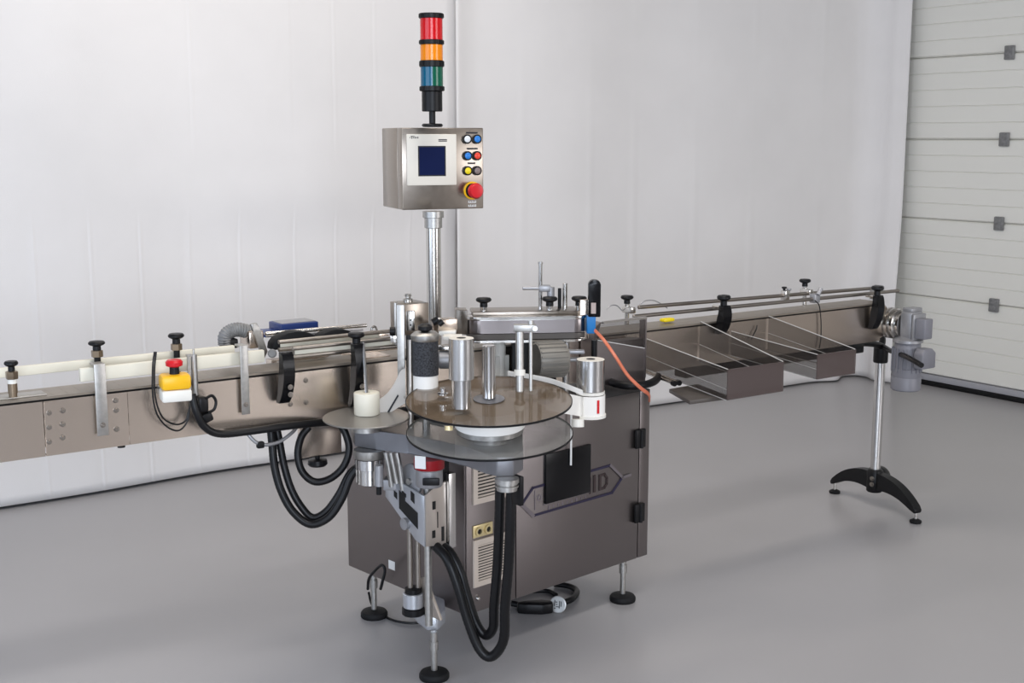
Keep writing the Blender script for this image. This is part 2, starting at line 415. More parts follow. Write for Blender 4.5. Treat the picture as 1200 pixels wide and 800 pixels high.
# curved black arms holding the rails
def arm(x, zlo, zhi, name='rail_bracket', wx=.030, out=.07, knobtop=True):
    n = 14; inner = []; outer = []
    for k in range(n+1):
        t = k/n; z = zlo+(zhi-zlo)*t; y = YN-.006-out*math.sin(math.pi*min(1, t*.62+.10))**.8
        th = .022+.018*(1-abs(2*t-1)); outer.append((y-.001, z)); inner.append((min(y+th, YN-.004) if z < ZR else y+th, z))
    poly = outer+inner[::-1]
    a = MB().prism([(x-wx/2, y, z) for y, z in poly], (wx, 0, 0), .0025).build(name, 'blackgloss', conv)
    return a, outer[-1][0]+.016
for px, y0, y1, kn in ((335, 412, 474, False), (419, 402, 478, True)):
    lo = at_y(px, y1, 3.39); hi = at_y(px, y0, 3.39)
    a, ya = arm(hi.x, lo.z, hi.z, wx=.036)
    if kn: knob(V((hi.x, ya, hi.z)), a, .026, .034)
    for zz in (.16, .30): bolt(V((hi.x+.002, YN-.075, lo.z+(hi.z-lo.z)*(zz+.05))), (0, -1, 0), .006, a)
for px, y0, y1 in ((851, 358, 392), (1031, 346, 386)):
    lo = at_y(px, y1, 3.40); hi = at_y(px, y0, 3.40)
    a, ya = arm(hi.x, lo.z, hi.z, wx=.040, out=.05)
    knob(V((hi.x, ya, hi.z)), a, .026, .040)
    MB().cyl((hi.x, ya, hi.z-.008), (hi.x, 3.47, hi.z-.008), .006).build('cross_rod', 'steelbright', a)

# round guide rails: left pair beside the label head
xm0, xm1 = cx(345), cx(466)
for Yr, zs in ((3.452, (.992, 1.018)), (3.556, (1.000, 1.024))):
    for z in zs: MB().cyl((xm0, Yr, z), (xm1+(.05 if Yr > 3.5 else 0), Yr, z), .0065, 12).build('guide_rail', 'boltmetal', conv)
    MB().bb((xm0+.01, Yr+.006, zs[0]-.002), (xm1, Yr+.011, zs[1]+.002), .001).build('guide_strip', 'cream', conv)
MB().bb((cx(420)+.03, 3.47, ZR+.001), (cx(462), 3.56, ZR+.004)).build('slide_plate', 'steel', conv)
# right pair
xr0 = at_y(742, 369, 3.46).x; xr1 = at_y(1053, 341, 3.46).x
MB().cyl((xr0, 3.46, 1.006), (xr1, 3.46, .998), .0075, 14, .002).build('guide_rail', 'boltmetal', conv)
f0 = at_y(748, 360, 3.56); f1 = at_y(1030, 337, 3.56); xf0, xf1 = f0.x, f1.x
MB().cyl(f0, f1, .0075, 14, .002).build('guide_rail', 'boltmetal', conv)
for px in (943, 735):                               # far side posts with knobs
    kx = at_y(px, 340, 3.588).x
    br = MB().cyl((kx, 3.588, ZP-.03), (kx, 3.588, 1.034), .009).bb((kx-.012, 3.55, 1.000), (kx+.012, 3.605, 1.024), .003).build('guide_post', 'steelbright', conv)
    knob(V((kx, 3.588, 1.034)), br, .024, .032)
kx = at_y(920, 345, 3.56).x
br = MB().bb((kx-.012, 3.545, .992), (kx+.012, 3.575, 1.030), .003).build('rail_clamp', 'steelbright', conv)
knob(V((kx-.006, 3.56, 1.030)), br, .011, .016); knob(V((kx+.022, 3.56, 1.018)), br, .010, .020, 'castgrey')
kx = at_y(955, 345, 3.46).x
br = MB().bb((kx-.016, 3.445, .985), (kx+.016, 3.475, 1.022), .003).build('rail_clamp', 'castgrey', conv)
MB().cyl((kx-.004, 3.44, 1.02), (kx+.012, 3.44, 1.045), .009, 12).build('thumb_screw', 'castgrey', br)
kx = at_y(1022, 345, 3.56).x
MB().bb((kx-.03, 3.53, .958), (kx+.01, 3.55, 1.00), .003).build('rail_block', 'galv', conv)
MB().cyl(f1-V((0, .02, 0)), f1+V((0, .02, 0)), .012, 12).build('rail_end', 'castgrey', conv)
# thin sensor lead hanging over the right part
wl = [at_y(x, y, 3.435) for x, y in ((955, 352), (960, 358), (962, 375), (962, 395), (960, 408))]
MB().tube(wl, .0022, 6).build('sensor_lead', 'blackcable', conv)
wl = [at_y(x, y, 3.435) for x, y in ((887, 381), (886, 386), (883, 392), (880, 398))]
MB().tube(wl, .0022, 6).build('sensor_lead', 'blackcable', conv)
# hanging box plate with levelling knob under the left part
p0 = at_y(350, 505, 3.54); p1 = at_y(399, 529, 3.54); pk = at_y(372, 537, 3.54)
MB().bb((p0.x, 3.53, p1.z), (p1.x, 3.55, ZB), .002).build('hanger_plate', 'steel', conv)
MB().lathe([(.008, .03), (.008, .012), (.030, .008), (.032, -.006), (.026, -.012), (0, -.012)], V((pk.x, 3.54, p1.z-.022)), (0, 0, 1), 20).build('hanger_foot', 'black', conv)

# ------------------------------------------------------------------ stand at the right end
sx, sy = 4.445, 3.568
st = thing('conveyor_stand', 'single post stand with black arched feet under the right end', 'stand', (sx, sy, 0))
MB().cyl((sx, sy, .115), (sx, sy, .735), .0225, 24).build('post', 'alu', st)
hub = MB().lathe([(.032, .075), (.036, .08), (.036, .17), (.028, .18)], (sx, sy, 0), (0, 0, 1), 24).build('hub', 'black', st)
def leg(dy, dx=0.):
    s = 1 if dy > 0 else -1; L = abs(dy); b = MB(); pts = []; n = 12; top = []; bot = []
    for k in range(n+1):
        t = k/n; y = L*t; zt = .168-.095*t**2.6; zb = .085-.040*t**2.2+.03*math.sin(math.pi*t)*.5
        top.append((y, zt)); bot.append((y, zb))
    poly = top+[(L+.012, .062), (L+.010, .045)]+bot[::-1]
    d = V((dx, dy, 0)).normalized(); side = V((-d.y, d.x, 0))
    return MB().prism([V((sx, sy, 0))+d*y+Z*z-side*.021 for y, z in poly], side*.042, .006).build('leg', 'black', st)
for dy, dx in ((-.26, -.035), (.26, .035)):
    lg = leg(dy, dx); d = V((dx, dy, 0)).normalized()*.258
    p = V((sx, sy, 0))+d
    MB().cyl(p+Z*.012, p+Z*.06, .007, 12).build('foot_stem', 'steelbright', lg)
    MB().lathe([(.024, 0), (.026, .004), (.025, .011), (.012, .018), (0, .019)], p, (0, 0, 1), 20).build('foot', 'rubber', lg)
b_ = MB().lathe([(0, -.002), (.045, -.002), (.05, .01), (.05, .045), (.042, .058), (0, .06)], (sx+.035, sy+.02, .125), (.95, .3, 0), 20).build('hub_cover', 'black', st)
for z in (.115, .142): bolt(V((sx-.034, sy-.012, z)), (-1, -.3, 0), .008, hub)
MB().lathe([(.030, .665), (.032, .67), (.032, .73), (.027, .735)], (sx, sy, 0), (0, 0, 1), 20).build('post_head', 'black', st)
# cradle arms under the belt bed
MB().tube([(sx, sy-.01, .735), (sx-.05, sy-.02, .752), (sx-.20, sy-.03, .772), (sx-.42, sy-.04, .777)], .013, 10).build('cradle_arm', 'black', st)
MB().tube([(sx, sy, .742), at_x(1044, 411, 4.37), at_x(1058, 416, 4.26), at_x(1070, 422, 4.20), at_x(1080, 428, 4.17)], .011, 10).build('cradle_arm', 'black', st)
MB().tube([(sx, sy, .735), (sx+.04, sy+.03, .765), (sx+.03, sy+.08, .785)], .015, 10).build('cradle_arm', 'black', st)

# ------------------------------------------------------------------ gear motor at the right end
gx, gz = 4.335, .868
gm = thing('gear_motor', 'grey geared drive motor hanging at the right conveyor end', 'motor', (gx, 3.25, .6))
MB().lathe([(.066, 0), (.066, .012), (.059, .014), (.059, .024), (.066, .026), (.066, .036), (.057, .038), (.057, .050), (.064, .052), (.064, .062), (.054, .066), (.056, .085)], (gx, YN, gz), (0, -1, 0), 32).build('flange', 'steelbright', gm)
MB().box((gx, 3.328, gz), (.085, .060, .125), bev=.012).box((gx, 3.328, gz+.068), (.07, .05, .02), bev=.005).build('gearbox', 'castgrey', gm)
MB().box((gx-.005, 3.262, gz-.004), (.055, .05, .085), bev=.006).build('gear_cover', 'motorgrey', gm)
MB().box((gx, 3.292, gz), (.078, .012, .11), bev=.004).build('cover_rib', 'castgrey', gm)
mx, my = gx-.01, 3.335
MB().lathe([(.046, .802), (.053, .795), (.056, .77), (.056, .69), (.060, .688), (.060, .600), (.055, .594), (0, .594)][::-1], (mx, my, 0), (0, 0, 1), 28).build('motor_housing', 'motorgrey', gm)
MB().lathe([(.062, .600), (.062, .648), (.060, .652)], (mx, my, 0), (0, 0, 1), 28).build('fan_cover', 'motorgrey', gm)
for k in range(18):
    a = 2*math.pi*k/18; d = V((math.cos(a), math.sin(a), 0))
    MB().box(V((mx, my, .725))+d*.059, (.010, .004, .10), ax=(d, V((-d.y, d.x, 0)), Z)).build('cooling_fin', 'motorgrey', gm)
MB().prism([(mx-.045, my-.066, .70), (mx+.045, my-.066, .70), (mx+.045, my-.066, .765), (mx+.02, my-.066, .785), (mx-.03, my-.066, .785), (mx-.045, my-.066, .765)], (0, -.045, 0), .006).build('terminal_box', 'motorgrey', gm)
MB().lathe([(.030, 0), (.062, .004), (.062, .015), (.03, .03)], (mx, my, .795), (0, 0, 1), 28).build('neck', 'castgrey', gm)

# ------------------------------------------------------------------ acrylic collecting trays
def tray(x0, x1, y1, zt0, zt1, zb0, zb1, label, mid):
    y0 = YN-.008; t = .004
    r = thing('acrylic_tray', label, 'tray', ((x0+x1)/2, (y0+y1)/2, zb1), 'clear trays on the conveyor side')
    zt0_ = zt0
    for x in (x0, x1-t):
        zt0 = zt0_-.032 if x == x0 else zt0_+.010
        MB().prism([(x, y0, zb0), (x, y0, zt0), (x, y1, zt1), (x, y1, zb1)], (t, 0, 0)).build('side_wall', 'acryl', r)
        e = MB(); e.prism([(x-.0004, y0, zt0), (x-.0004, y0, zt0+.0014), (x-.0004, y1, zt1+.0014), (x-.0004, y1, zt1)], (t+.0008, 0, 0)); e.build('polished_edge', 'acryledge', r)
        e = MB(); zm0 = zb0+(zt0-zb0)*mid; zm1 = zb1+(zt1-zb1)*mid*.8
        e.prism([(x+.0006, y0, zm0), (x+.0006, y0, zm0+.0014), (x+.0006, y1+.004, zm1+.0014), (x+.0006, y1+.004, zm1)], (t-.0012, 0, 0)); e.build('glued_seam', 'acryledge', r)
        e = MB(); e.prism([(x-.0004, y0, zb0-.0018), (x-.0004, y0, zb0), (x-.0004, y1, zb1), (x-.0004, y1, zb1-.0018)], (t+.0008, 0, 0)); e.build('polished_edge', 'acryledge', r)
    MB().prism([(x0+t, y0, zb0), (x1-t, y0, zb0), (x1-t, y1+t, zb1), (x0+t, y1+t, zb1)], (0, 0, t)).build('bottom', 'acryl', r)
    MB().bb((x0, y1-t, zb1), (x1, y1, zt1)).build('end_panel', 'acrylend', r)
    return r
tray(2.965, 3.235, 3.015, .955, .874, .812, .768, 'clear acrylic tray nearer the cabinet, with smoky end panel', .42)
tray(3.395, 3.60, 3.005, .945, .884, .820, .794, 'clear acrylic tray further from the cabinet, smaller of the two', .50)
# bracket under the first tray
p = [at_z(x, y, .755) for x, y in ((784, 460), (808, 474), (853, 468), (818, 454))]
b = MB().prism(p, (0, 0, .014), .002); o = tag(b.build('tray_shelf', 'beltdark'), 'dark flat steel shelf plate under the nearer clear tray', 'shelf')
rod = [at_z(752, 434, .80), at_z(790, 449, .80)]
r = thing('tray_rod_bracket', 'pair of steel rods with black caps under the nearer clear tray', 'bracket', rod[0])
for dz, dd in ((0, 0), (0.0, .022)):
    off = V((dd, .006, dz)); MB().cyl(rod[0]+off, rod[1]+off, .006, 12).build('rod', 'steelbright', r)
    e = (rod[1]-rod[0]).normalized(); MB().cyl(rod[1]+off-e*.002, rod[1]+off+e*.014, .010, 12).build('end_cap', 'black', r)

# ================================================================== CABINET
CW, CD, Z0, Z1 = .857, .63, .165, .745
cab = thing('machine_cabinet', 'dark stainless steel labelling machine cabinet with vents, standing on levelling feet', 'cabinet', cb(CW/2, CD/2, 0))
MB().prism([cb(0, 0, Z0), cb(CW, 0, Z0), cb(CW, CD, Z0), cb(0, CD, Z0)], Z*(Z1-Z0), .004).build('body', 'cabinet', cab)
top = MB().prism([cb(-.004, -.004, Z1), cb(CW+.004, -.004, Z1), cb(CW+.004, CD, Z1), cb(-.004, CD, Z1)], Z*.030, .004).build('worktop', 'cabtop', cab)
def cpx(x, y, v=0.):            # point of the front face seen at a pixel -> (u, z)
    d = ray(x, y); n = W; p = CAM + d*((CA+W*v-CAM).dot(n)/d.dot(n)); return (p-CA).dot(U), p.z
def cquad(u0, u1, z0, z1, v0, v1, bev=0.):
    return MB().prism([cb(u0, v0, z0), cb(u1, v0, z0), cb(u1, v0, z1), cb(u0, v0, z1)], W*(v1-v0), bev)
dr = cquad(.215, .8015, Z0+.002, Z1+.028, -.006, -.0005, .0015).build('door', 'cabinet', cab)
cquad(.806, CW, Z0+.002, Z1+.028, -.006, -.0005, .0015).build('corner_strip', 'cabinet', cab)
cquad(.004, .211, Z0+.002, Z1+.004, -.006, -.0005, .0015).build('vent_panel', 'cabinet', cab)
for px, py in ((747, 513), (746, 600)):
    u, z = cpx(px, py)
    h = cquad(u-.024, u+.026, z-.034, z+.034, -.018, -.006, .004).build('hinge', 'black', dr)
    MB().cyl(cb(u+.003, -.018, z-.034), cb(u+.003, -.018, z+.034), .006, 12).build('hinge_pin', 'black', h)
# vents
for (x0, ya, x1, yb) in ((552, 548, 600, 590), (552, 633, 600, 688)):
    u0, _ = cpx(x0, 600); u1 = u0+.165
    za = cpx(552, ya)[1] if ya > 600 else .635; zb = cpx(552, 688)[1] if ya > 600 else cpx(552, 591)[1]
    if ya < 600: za = zb+.175
    else: za = cpx(552, 633)[1]
    fr = MB(); bw = .018; v0, v1 = -.013, -.006
    for q in ((u0, u1, zb, zb+bw), (u0, u1, za-bw, za), (u0, u0+bw, zb+bw, za-bw), (u1-bw, u1, zb+bw, za-bw)):
        fr.prism([cb(q[0], v0, q[2]), cb(q[1], v0, q[2]), cb(q[1], v0, q[3]), cb(q[0], v0, q[3])], W*(v1-v0))
    f = fr.build('vent', 'ventframe', cab)
    cquad(u0+bw, u1-bw, zb+bw, za-bw, -.0075, -.0062).build('vent_back', 'darkhole', f)
    n = 13; sp_ = (za-zb-2*bw)/n
    for k in range(n):
        zc = zb+bw+sp_*(k+.5)
        MB().prism([cb(u0+bw, -.0125, zc-sp_*.22), cb(u0+bw, -.009, zc+sp_*.26), cb(u0+bw, -.0078, zc+sp_*.14), cb(u0+bw, -.011, zc-sp_*.28)], U*(u1-u0-2*bw)).build('slat', 'ventframe', f)
# socket plate with two round sockets, lock button
u0, z0_ = cpx(552, 620); u1, z1_ = cpx(575, 603)
so = cquad(u0, u1, .412, .452, -.011, -.006, .002).build('socket_plate', 'brass', cab)
for t in (.27, .73):
    c = cb(u0+(u1-u0)*t, -.011, .432)
    MB()._ring(c, -W, .009, .015, .006, 20).build('socket', 'brass', so); MB().lathe([(.009, 0), (.009, .001), (0, .001)], c, -W, 16).build('socket_hole', 'darkhole', so)
u, z = cpx(558, 700); MB().lathe([(.008, 0), (.008, .004), (.005, .008), (0, .009)], cb(u, -.006, z), -W, 14).build('lock_button', 'steelbright', cab)
# raised logo frame, letters and black cover plate on the door
def path2(pts, wd, mname, name, v0=-.009, v1=-.006, parent=dr, closed=False):
    b = MB(); pts = [V((p[0], p[1])) for p in pts]
    if closed: pts = pts+[pts[0]]
    for p, q in zip(pts, pts[1:]):
        d = (q-p).normalized(); n = V((-d.y, d.x))*wd/2; e = d*wd*.4
        k = [p-e-n, q+e-n, q+e+n, p-e+n]; b.prism([cb(a.x, v0, a.y) for a in k], W*(v1-v0))
    return b.build(name, mname, parent)
hexa = [cpx(x, y, -.006) for x, y in ((611, 591), (624, 571.5), (715, 545), (729, 559), (717, 577), (624, 604))]
fr = path2(hexa, .008, 'logodark', 'logo_frame', closed=True)
path2([hexa[0], hexa[5]], .013, 'logolight', 'logo_accent', -.0098, -.0089, fr)  # paler strip along the lower left of the frame
path2([hexa[2], hexa[3], cpx(738, 556, -.006)], .010, 'logolight', 'logo_accent', -.0098, -.0089, fr)
hi_ = [(hexa[0][0]+.018, hexa[0][1])]+[(u*.93+.07*.39, z*.88+.12*.545) for u, z in hexa[1:]]
u, z = cpx(626.5, 575, -.006); _, zb = cpx(626.5, 597, -.006)
path2([(u, z), (u, zb)], .003, 'logolight', 'letter_stroke', -.0085, -.006)
u, z = cpx(632, 583, -.006); cc = MB()._ring(cb(u, -.006, z), -W, .006, .011, .002, 16); cc.build('letter_c', 'logolight', dr)
uI, zt = cpx(696.5, 558, -.006); _, zb = cpx(696.5, 575, -.006)
path2([(uI, zt), (uI, zb)], .011, 'logobrown', 'letter_i')
path2([(uI-.022, zt-.002), (uI-.022, zb-.004)], .006, 'logobrown', 'letter_m')
uD, zt = cpx(703, 557, -.006); _, zb = cpx(703, 573, -.006); uE, _ = cpx(711, 560, -.006)
path2([(uD, zt), (uD, zb)], .010, 'logobrown', 'letter_d')
path2([(uD, zt), (uE-.012, zt+.001), (uE, zt-.014), (uE, zb+.014), (uE-.012, zb+.001), (uD, zb)], .008, 'logobrown', 'letter_d_bowl', -.0088)
for k in range(9):
    x = 641+k*5.4; u, z = cpx(x+2, 594.5-(x-640)*.285, -.006)
    path2([(u, z-.004), (u, z+.004)], .003 if k % 3 else .006, 'logolight', 'small_letter', -.0082)
uu = [cpx(637, 529, -.006), cpx(690, 588-15, -.006)]
ub0 = cpx(637.5, 560, -.006)[0]; ub1 = cpx(690, 545, -.006)[0]; zb0 = cpx(637.5, 590, -.006)[1]; zt0 = cpx(637.5, 532, -.006)[1]
bp = cquad(ub0, ub1, zb0, zt0, -.016, -.006, .001).build('cover_plate', 'blackgloss', dr)
path2([(ub0-.003, zb0-.002), (ub1+.002, zb0-.002)], .003, 'logolight', 'plate_edge', -.0088, -.006)
uR = cpx(667.5, 540, -.016)[0]; zr0 = cpx(667.5, 544.5, -.016)[1]; 
MB().cyl(cb(uR, -.022, zr0), cb(uR, -.022, Z1+.02), .0035, 8).build('hanging_pin', 'inkwhite', dr)
# white sticker on the left face
d = ray(459, 662); p = CAM+d*((CA-U*.0008-CAM).dot(U)/d.dot(U)); vv = (p-CA).dot(W)
MB().prism([cb(-.0012, vv-.017, p.z-.015), cb(-.0012, vv+.017, p.z-.015), cb(-.0012, vv+.017, p.z+.015), cb(-.0012, vv-.017, p.z+.015)], U*.001).build('sticker', 'inkwhite', cab)
# levelling feet
def foot(x, y, ztop, parent, r=.047):
    f = MB().lathe([(.010, .020), (.010, ztop*.62), (.014, ztop*.62), (.014, ztop*.80), (.011, ztop*.80), (.011, ztop)], (x, y, 0), (0, 0, 1), 16).build('leg', 'galv', parent)
    MB().lathe([(0, 0), (r*.96, 0), (r, .004), (r, .014), (r*.9, .021), (.014, .027), (0, .027)], (x, y, 0), (0, 0, 1), 28).build('foot', 'rubber', f)
    return f
foot(2.775, 3.32, Z0+.004, cab); foot(1.965, 3.695, Z0+.004, cab); foot(2.66, 3.80, Z0+.004, cab)

# ================================================================== CONTROL PANEL ON ITS POLE
PD = 4.4
pb = at_d(509, 380, PD); pc = at_d(509, 247, PD)
fx = V((-HX, -HY, 0)); ang = math.radians(21)
PN = V((fx.x*math.cos(ang)-fx.y*math.sin(ang), fx.x*math.sin(ang)+fx.y*math.cos(ang), 0))
PR = V((-PN.y, PN.x, 0)); PR = PR if PR.dot(RT) > 0 else -PR
s = PD/FPX
pan = thing('control_panel', 'stainless steel control box with screen and coloured buttons on a steel pole', 'control panel', (pb.x, pb.y, .775))
MB().cyl((pb.x, pb.y, .775), (pb.x, pb.y, pc.z), 8.6*s, 28).build('pole', 'steelbright', pan)
MB().lathe([(.026, 0), (.031, .002), (.031, .035), (.037, .037), (.037, .058)], (pb.x, pb.y, pc.z-.056), (0, 0, 1), 28).build('pole_collar', 'galv', pan)
MB().lathe([(.05, 0), (.05, .012), (.03, .014)], (pb.x, pb.y, .7755), (0, 0, 1), 28).build('pole_base', 'galv', pan)
ftl = at_d(470.5, 149.5, PD-.06); Wp = (567-470.5)/math.cos(ang-math.radians(3.6))*(PD-.03)/FPX; zt = ftl.z; zb = at_d(470.5, 247, PD-.06).z
def pp(a, n, z): return ftl+PR*a+PN*n+Z*(z-zt)   # a right, n out
dp = .26
def pbox(a0, a1, z0, z1, n0, n1, bev=0.): return MB().box(pp((a0+a1)/2, (n0+n1)/2, (z0+z1)/2), (a1-a0, n1-n0, z1-z0), ax=(PR, PN, Z), bev=bev)
pbox(0, Wp, zb, zt, -dp, -.064, .004).build('enclosure', 'steelpanel', pan)
pbox(0, Wp, zb, zt, -.062, 0, .004).build('enclosure_door', 'steelpanel', pan)
def pu(x): return (x-470.5)/(567-470.5)*Wp
def pz(y): return zt-(y-149.5)/(247-149.5)*(zt-zb)
bz = pbox(pu(475.5), pu(534), pz(218), pz(157), 0, .008, .003).build('screen_bezel', 'bezel', pan)
pbox(pu(488.5), pu(521), pz(207), pz(171), .0078, .0086).build('screen_border', 'inkblack', bz)
pbox(pu(490), pu(519.5), pz(205.5), pz(172.5), .0084, .0092).build('screen', 'screen', bz)
for k, (x, h) in enumerate(((479.5, 1.2), (481.6, 2.8), (483.4, 1.6), (485.2, 2.2), (487, 1.6), (488.6, 2.2))):
    pbox(pu(x-.45), pu(x+.45), pz(161.2+h/2), pz(161.2-h/2), .008, .0086).build('bezel_mark', 'inkblack', bz)
pbox(pu(480), pu(484.6), pz(159.9), pz(159.3), .008, .0086).build('bezel_mark', 'inkblack', bz)
for y in (163.6, 165.3): pbox(pu(512.5), pu(522.5), pz(y+.55), pz(y-.55), .008, .0086).build('bezel_mark', 'inkblack', bz)
for x, y, mm in ((547, 163, 'whitebutton'), (559, 163, 'bluebutton'), (547.5, 183, 'bluebutton'), (559, 183, 'redbutton'), (547.5, 201, 'yellowbutton'), (559, 201, 'greybutton')):
    c = pp(pu(x), 0, pz(y))
    r_ = MB()._ring(c, PN, .0115, .0165, .007, 24).build('button_ring', 'black', pan)
    MB().lathe([(.0115, 0), (.0115, .009), (.009, .011), (0, .011)], c, PN, 24).build('button_cap', mm, r_)
for (x0, x1, y) in ((546, 560, 155.5), (547, 560, 174.5), (548, 557, 192)):
    pbox(pu(x0), pu(x1), pz(y+1), pz(y-1), 0, .001).build('button_label', 'inkblack', pan)
c = pp(pu(553), 0, pz(225))
es = MB()._ring(c, PN, .026, .032, .005, 32).build('stop_ring', 'yellow', pan)
MB().lathe([(.026, 0), (.026, .003), (.017, .004), (.015, .028), (.017, .03)], c, PN, 28).build('stop_stem', 'black', es)
MB().lathe([(.017, .028), (.027, .032), (.028, .044), (.022, .053), (0, .055)], c, PN, 28).build('stop_button', 'red', es)
for y, tall in ((238.6, (2.6, 2., 2.8, 2., 2.6)), (243.2, (2., 2.8, 2., 2.6, 2.8))):
    for k, h in enumerate(tall): pbox(pu(548.4+k*2.1), pu(549.4+k*2.1), pz(y+h/2), pz(y-h/2), 0, .001).build('stop_label_mark', 'inkwhite', pan)
    pbox(pu(548.4), pu(557.6), pz(y+1.5), pz(y+.9), 0, .001).build('stop_label_mark', 'inkwhite', pan)

# signal tower on top of the box
tw = at_d(509, 148, PD); tb = V((pb.x, pb.y, zt+.001)); k_ = PD/FPX*1.01
tow = thing('signal_tower', 'stacked signal light tower, red over amber over blue and green, on the control box', 'signal light', tb)
def tz(y): return tb.z+(147.5-y)*k_
def cylz(x0, x1, y0, y1, name, mm, r, par, ch=.001): return MB().lathe([(r-ch, tz(y1)-tb.z), (r, tz(y1)-tb.z+ch), (r, tz(y0)-tb.z-ch), (r-ch, tz(y0)-tb.z)], tb, (0, 0, 1), 32).build(name, mm, par)
cylz(0, 0, 143.5, 147.3, 'flange', 'black', .036, tow, .004); cylz(0, 0, 129, 143.5, 'stem', 'black', .011, tow)
cylz(0, 0, 107.6, 130, 'socket_base', 'black', 11.6*k_, tow, .002)
for y0, y1, nm, mm in ((28, 51.5, 'red_lens', 'redlens'), (56.5, 74, 'amber_lens', 'amberlens'), (81, 102, 'teal_lens', 'teallens')):
    if nm != 'teal_lens': cylz(0, 0, y0, y1, nm, mm, 12.6*k_, tow); continue
    for nm2, mm2, a0 in (('blue_lens', 'teallens', 97), ('green_lens', 'greenlens', 277)):   # lens in two halves
        arcp = [V((tb.x, tb.y, tz(y1)))+RT*(12.6*k_*math.cos(math.radians(a0+k*7.5)))+V((HX, HY, 0))*(12.6*k_*math.sin(math.radians(a0+k*7.5))) for k in range(25)]
        MB().prism(arcp, Z*(tz(y0)-tz(y1))).build(nm2, mm2, tow)
for y0, y1 in ((22.5, 28), (51.5, 56.5), (74, 81), (102, 107.6)):
    rg = cylz(0, 0, y0, y1, 'clamp_ring', 'black', 13.8*k_, tow, .0015)
    for q in range(24):
        a = 2*math.pi*q/24; d = V((math.cos(a), math.sin(a), 0)); zc = (tz(y0)+tz(y1))/2
        MB().box(V((tb.x, tb.y, zc))+d*13.8*k_, (.002, .004, (tz(y0)-tz(y1))*.7), ax=(d, V((-d.y, d.x, 0)), Z)).build('grip_rib', 'black', rg)

# ================================================================== LABEL UNWINDER HEAD
TL = math.radians(5.5); DN = V((-math.sin(TL)*HX, -math.sin(TL)*HY, math.cos(TL)))
cu = at_z(573, 468, .893); cl = at_z(574, 505, .805); cs = at_z(429, 488, .815)
hd = thing('label_unwinder', 'label unwinder with two large tinted discs on a grey plate before the conveyor', 'label unwinder', (cl.x, cl.y, .70))
PZ0, PZ1 = .715, .772
outl = [(410, 512), (416, 523), (440, 527), (478, 531), (515, 538), (548, 546), (570, 555), (582, 558.5), (602, 558), (613, 551)]
poly = [at_z(x, y, PZ0) for x, y in outl]
e0 = cb(.235, -.012, PZ0); poly += [V((e0.x, e0.y, PZ0)), cb(.02, -.012, PZ0), cb(-.05, .02, PZ0), cb(-.06, .16, PZ0), at_z(440, 494, PZ0)]
MB().prism(poly, Z*(PZ1-PZ0), .004).build('carrier_plate', 'plategrey', hd)
def disc(c, r, t, name, mm, n=DN, seg=72, rim='black'):
    o = MB().lathe([(r, 0), (r, t), (0, t)], c-n*t, n, seg); o.f = o.f; o = o.build(name, mm, hd)
    MB()._ring(c-n*t-n*.0005, n, r-.0008, r+.0012, t+.001, seg).build('rim', rim, o); return o
disc(cu, .243, .005, 'upper_disc', 'smoke'); disc(cl, .242, .005, 'lower_disc', 'clear')
ax = (cu-cl).normalized()
core = cl+DN*.001
dcc = (cu-core).dot(DN)
MB().lathe([(.096, 0), (.098, .001), (.098, .015)], core, DN, 48).build('core_hub', 'galv', hd)
MB().lathe([(.05, .0155), (.100, .0155), (.102, .017), (.102, dcc-.007), (.05, dcc-.007)], core, DN, 48).build('label_core', 'paper', hd)
MB().cyl(V((cl.x, cl.y, PZ1)), cl-DN*.006, .05, 28).build('core_bearing', 'galv', hd)
MB().lathe([(.045, 0), (.046, .001), (.046, .003), (.044, .0035), (0, .0035)], cu+DN*.0006, DN, 36).build('hub_cap', 'plategrey', hd)
pt = at_d(573, 402, (cu-CAM).dot(FW)+.01)
MB().cyl(cu+DN*.004, V((cu.x, cu.y, 0))+Z*(pt.z), .0195, 24, .002).build('centre_post', 'chrome', hd)
# tall aluminium cylinder standing on the disc
ca = at_z(541, 478, .895)
sA = (ca-CAM).dot(FW)/FPX
zA = at_d(541, 394, (ca-CAM).dot(FW)).z; zM = at_d(541, 443, (ca-CAM).dot(FW)).z
o = MB().cyl((ca.x, ca.y, ca.z+.001), (ca.x, ca.y, zM), 11.2*sA, 28).build('deflector_post', 'chrome', hd)
MB().lathe([(.005, zA-zM-.0005), (14.7*sA, zA-zM-.0005), (14.7*sA, .001), (14*sA, 0), (.005, 0)][::-1], (ca.x, ca.y, zM), (0, 0, 1), 36).build('deflector_roller', 'alu', hd)
MB().lathe([(14.5*sA, 0), (14.3*sA, .0010), (0, .0010)], (ca.x, ca.y, zA), (0, 0, 1), 32).build('roller_top_sheen', 'bezel', o)  # cream disc paints the ceiling's reflection onto the roller top
MB().lathe([(.013, .0010), (.013, .0016), (0, .0016)], (ca.x, ca.y, zA), (0, 0, 1), 20).build('roller_bore', 'darkhole', o)
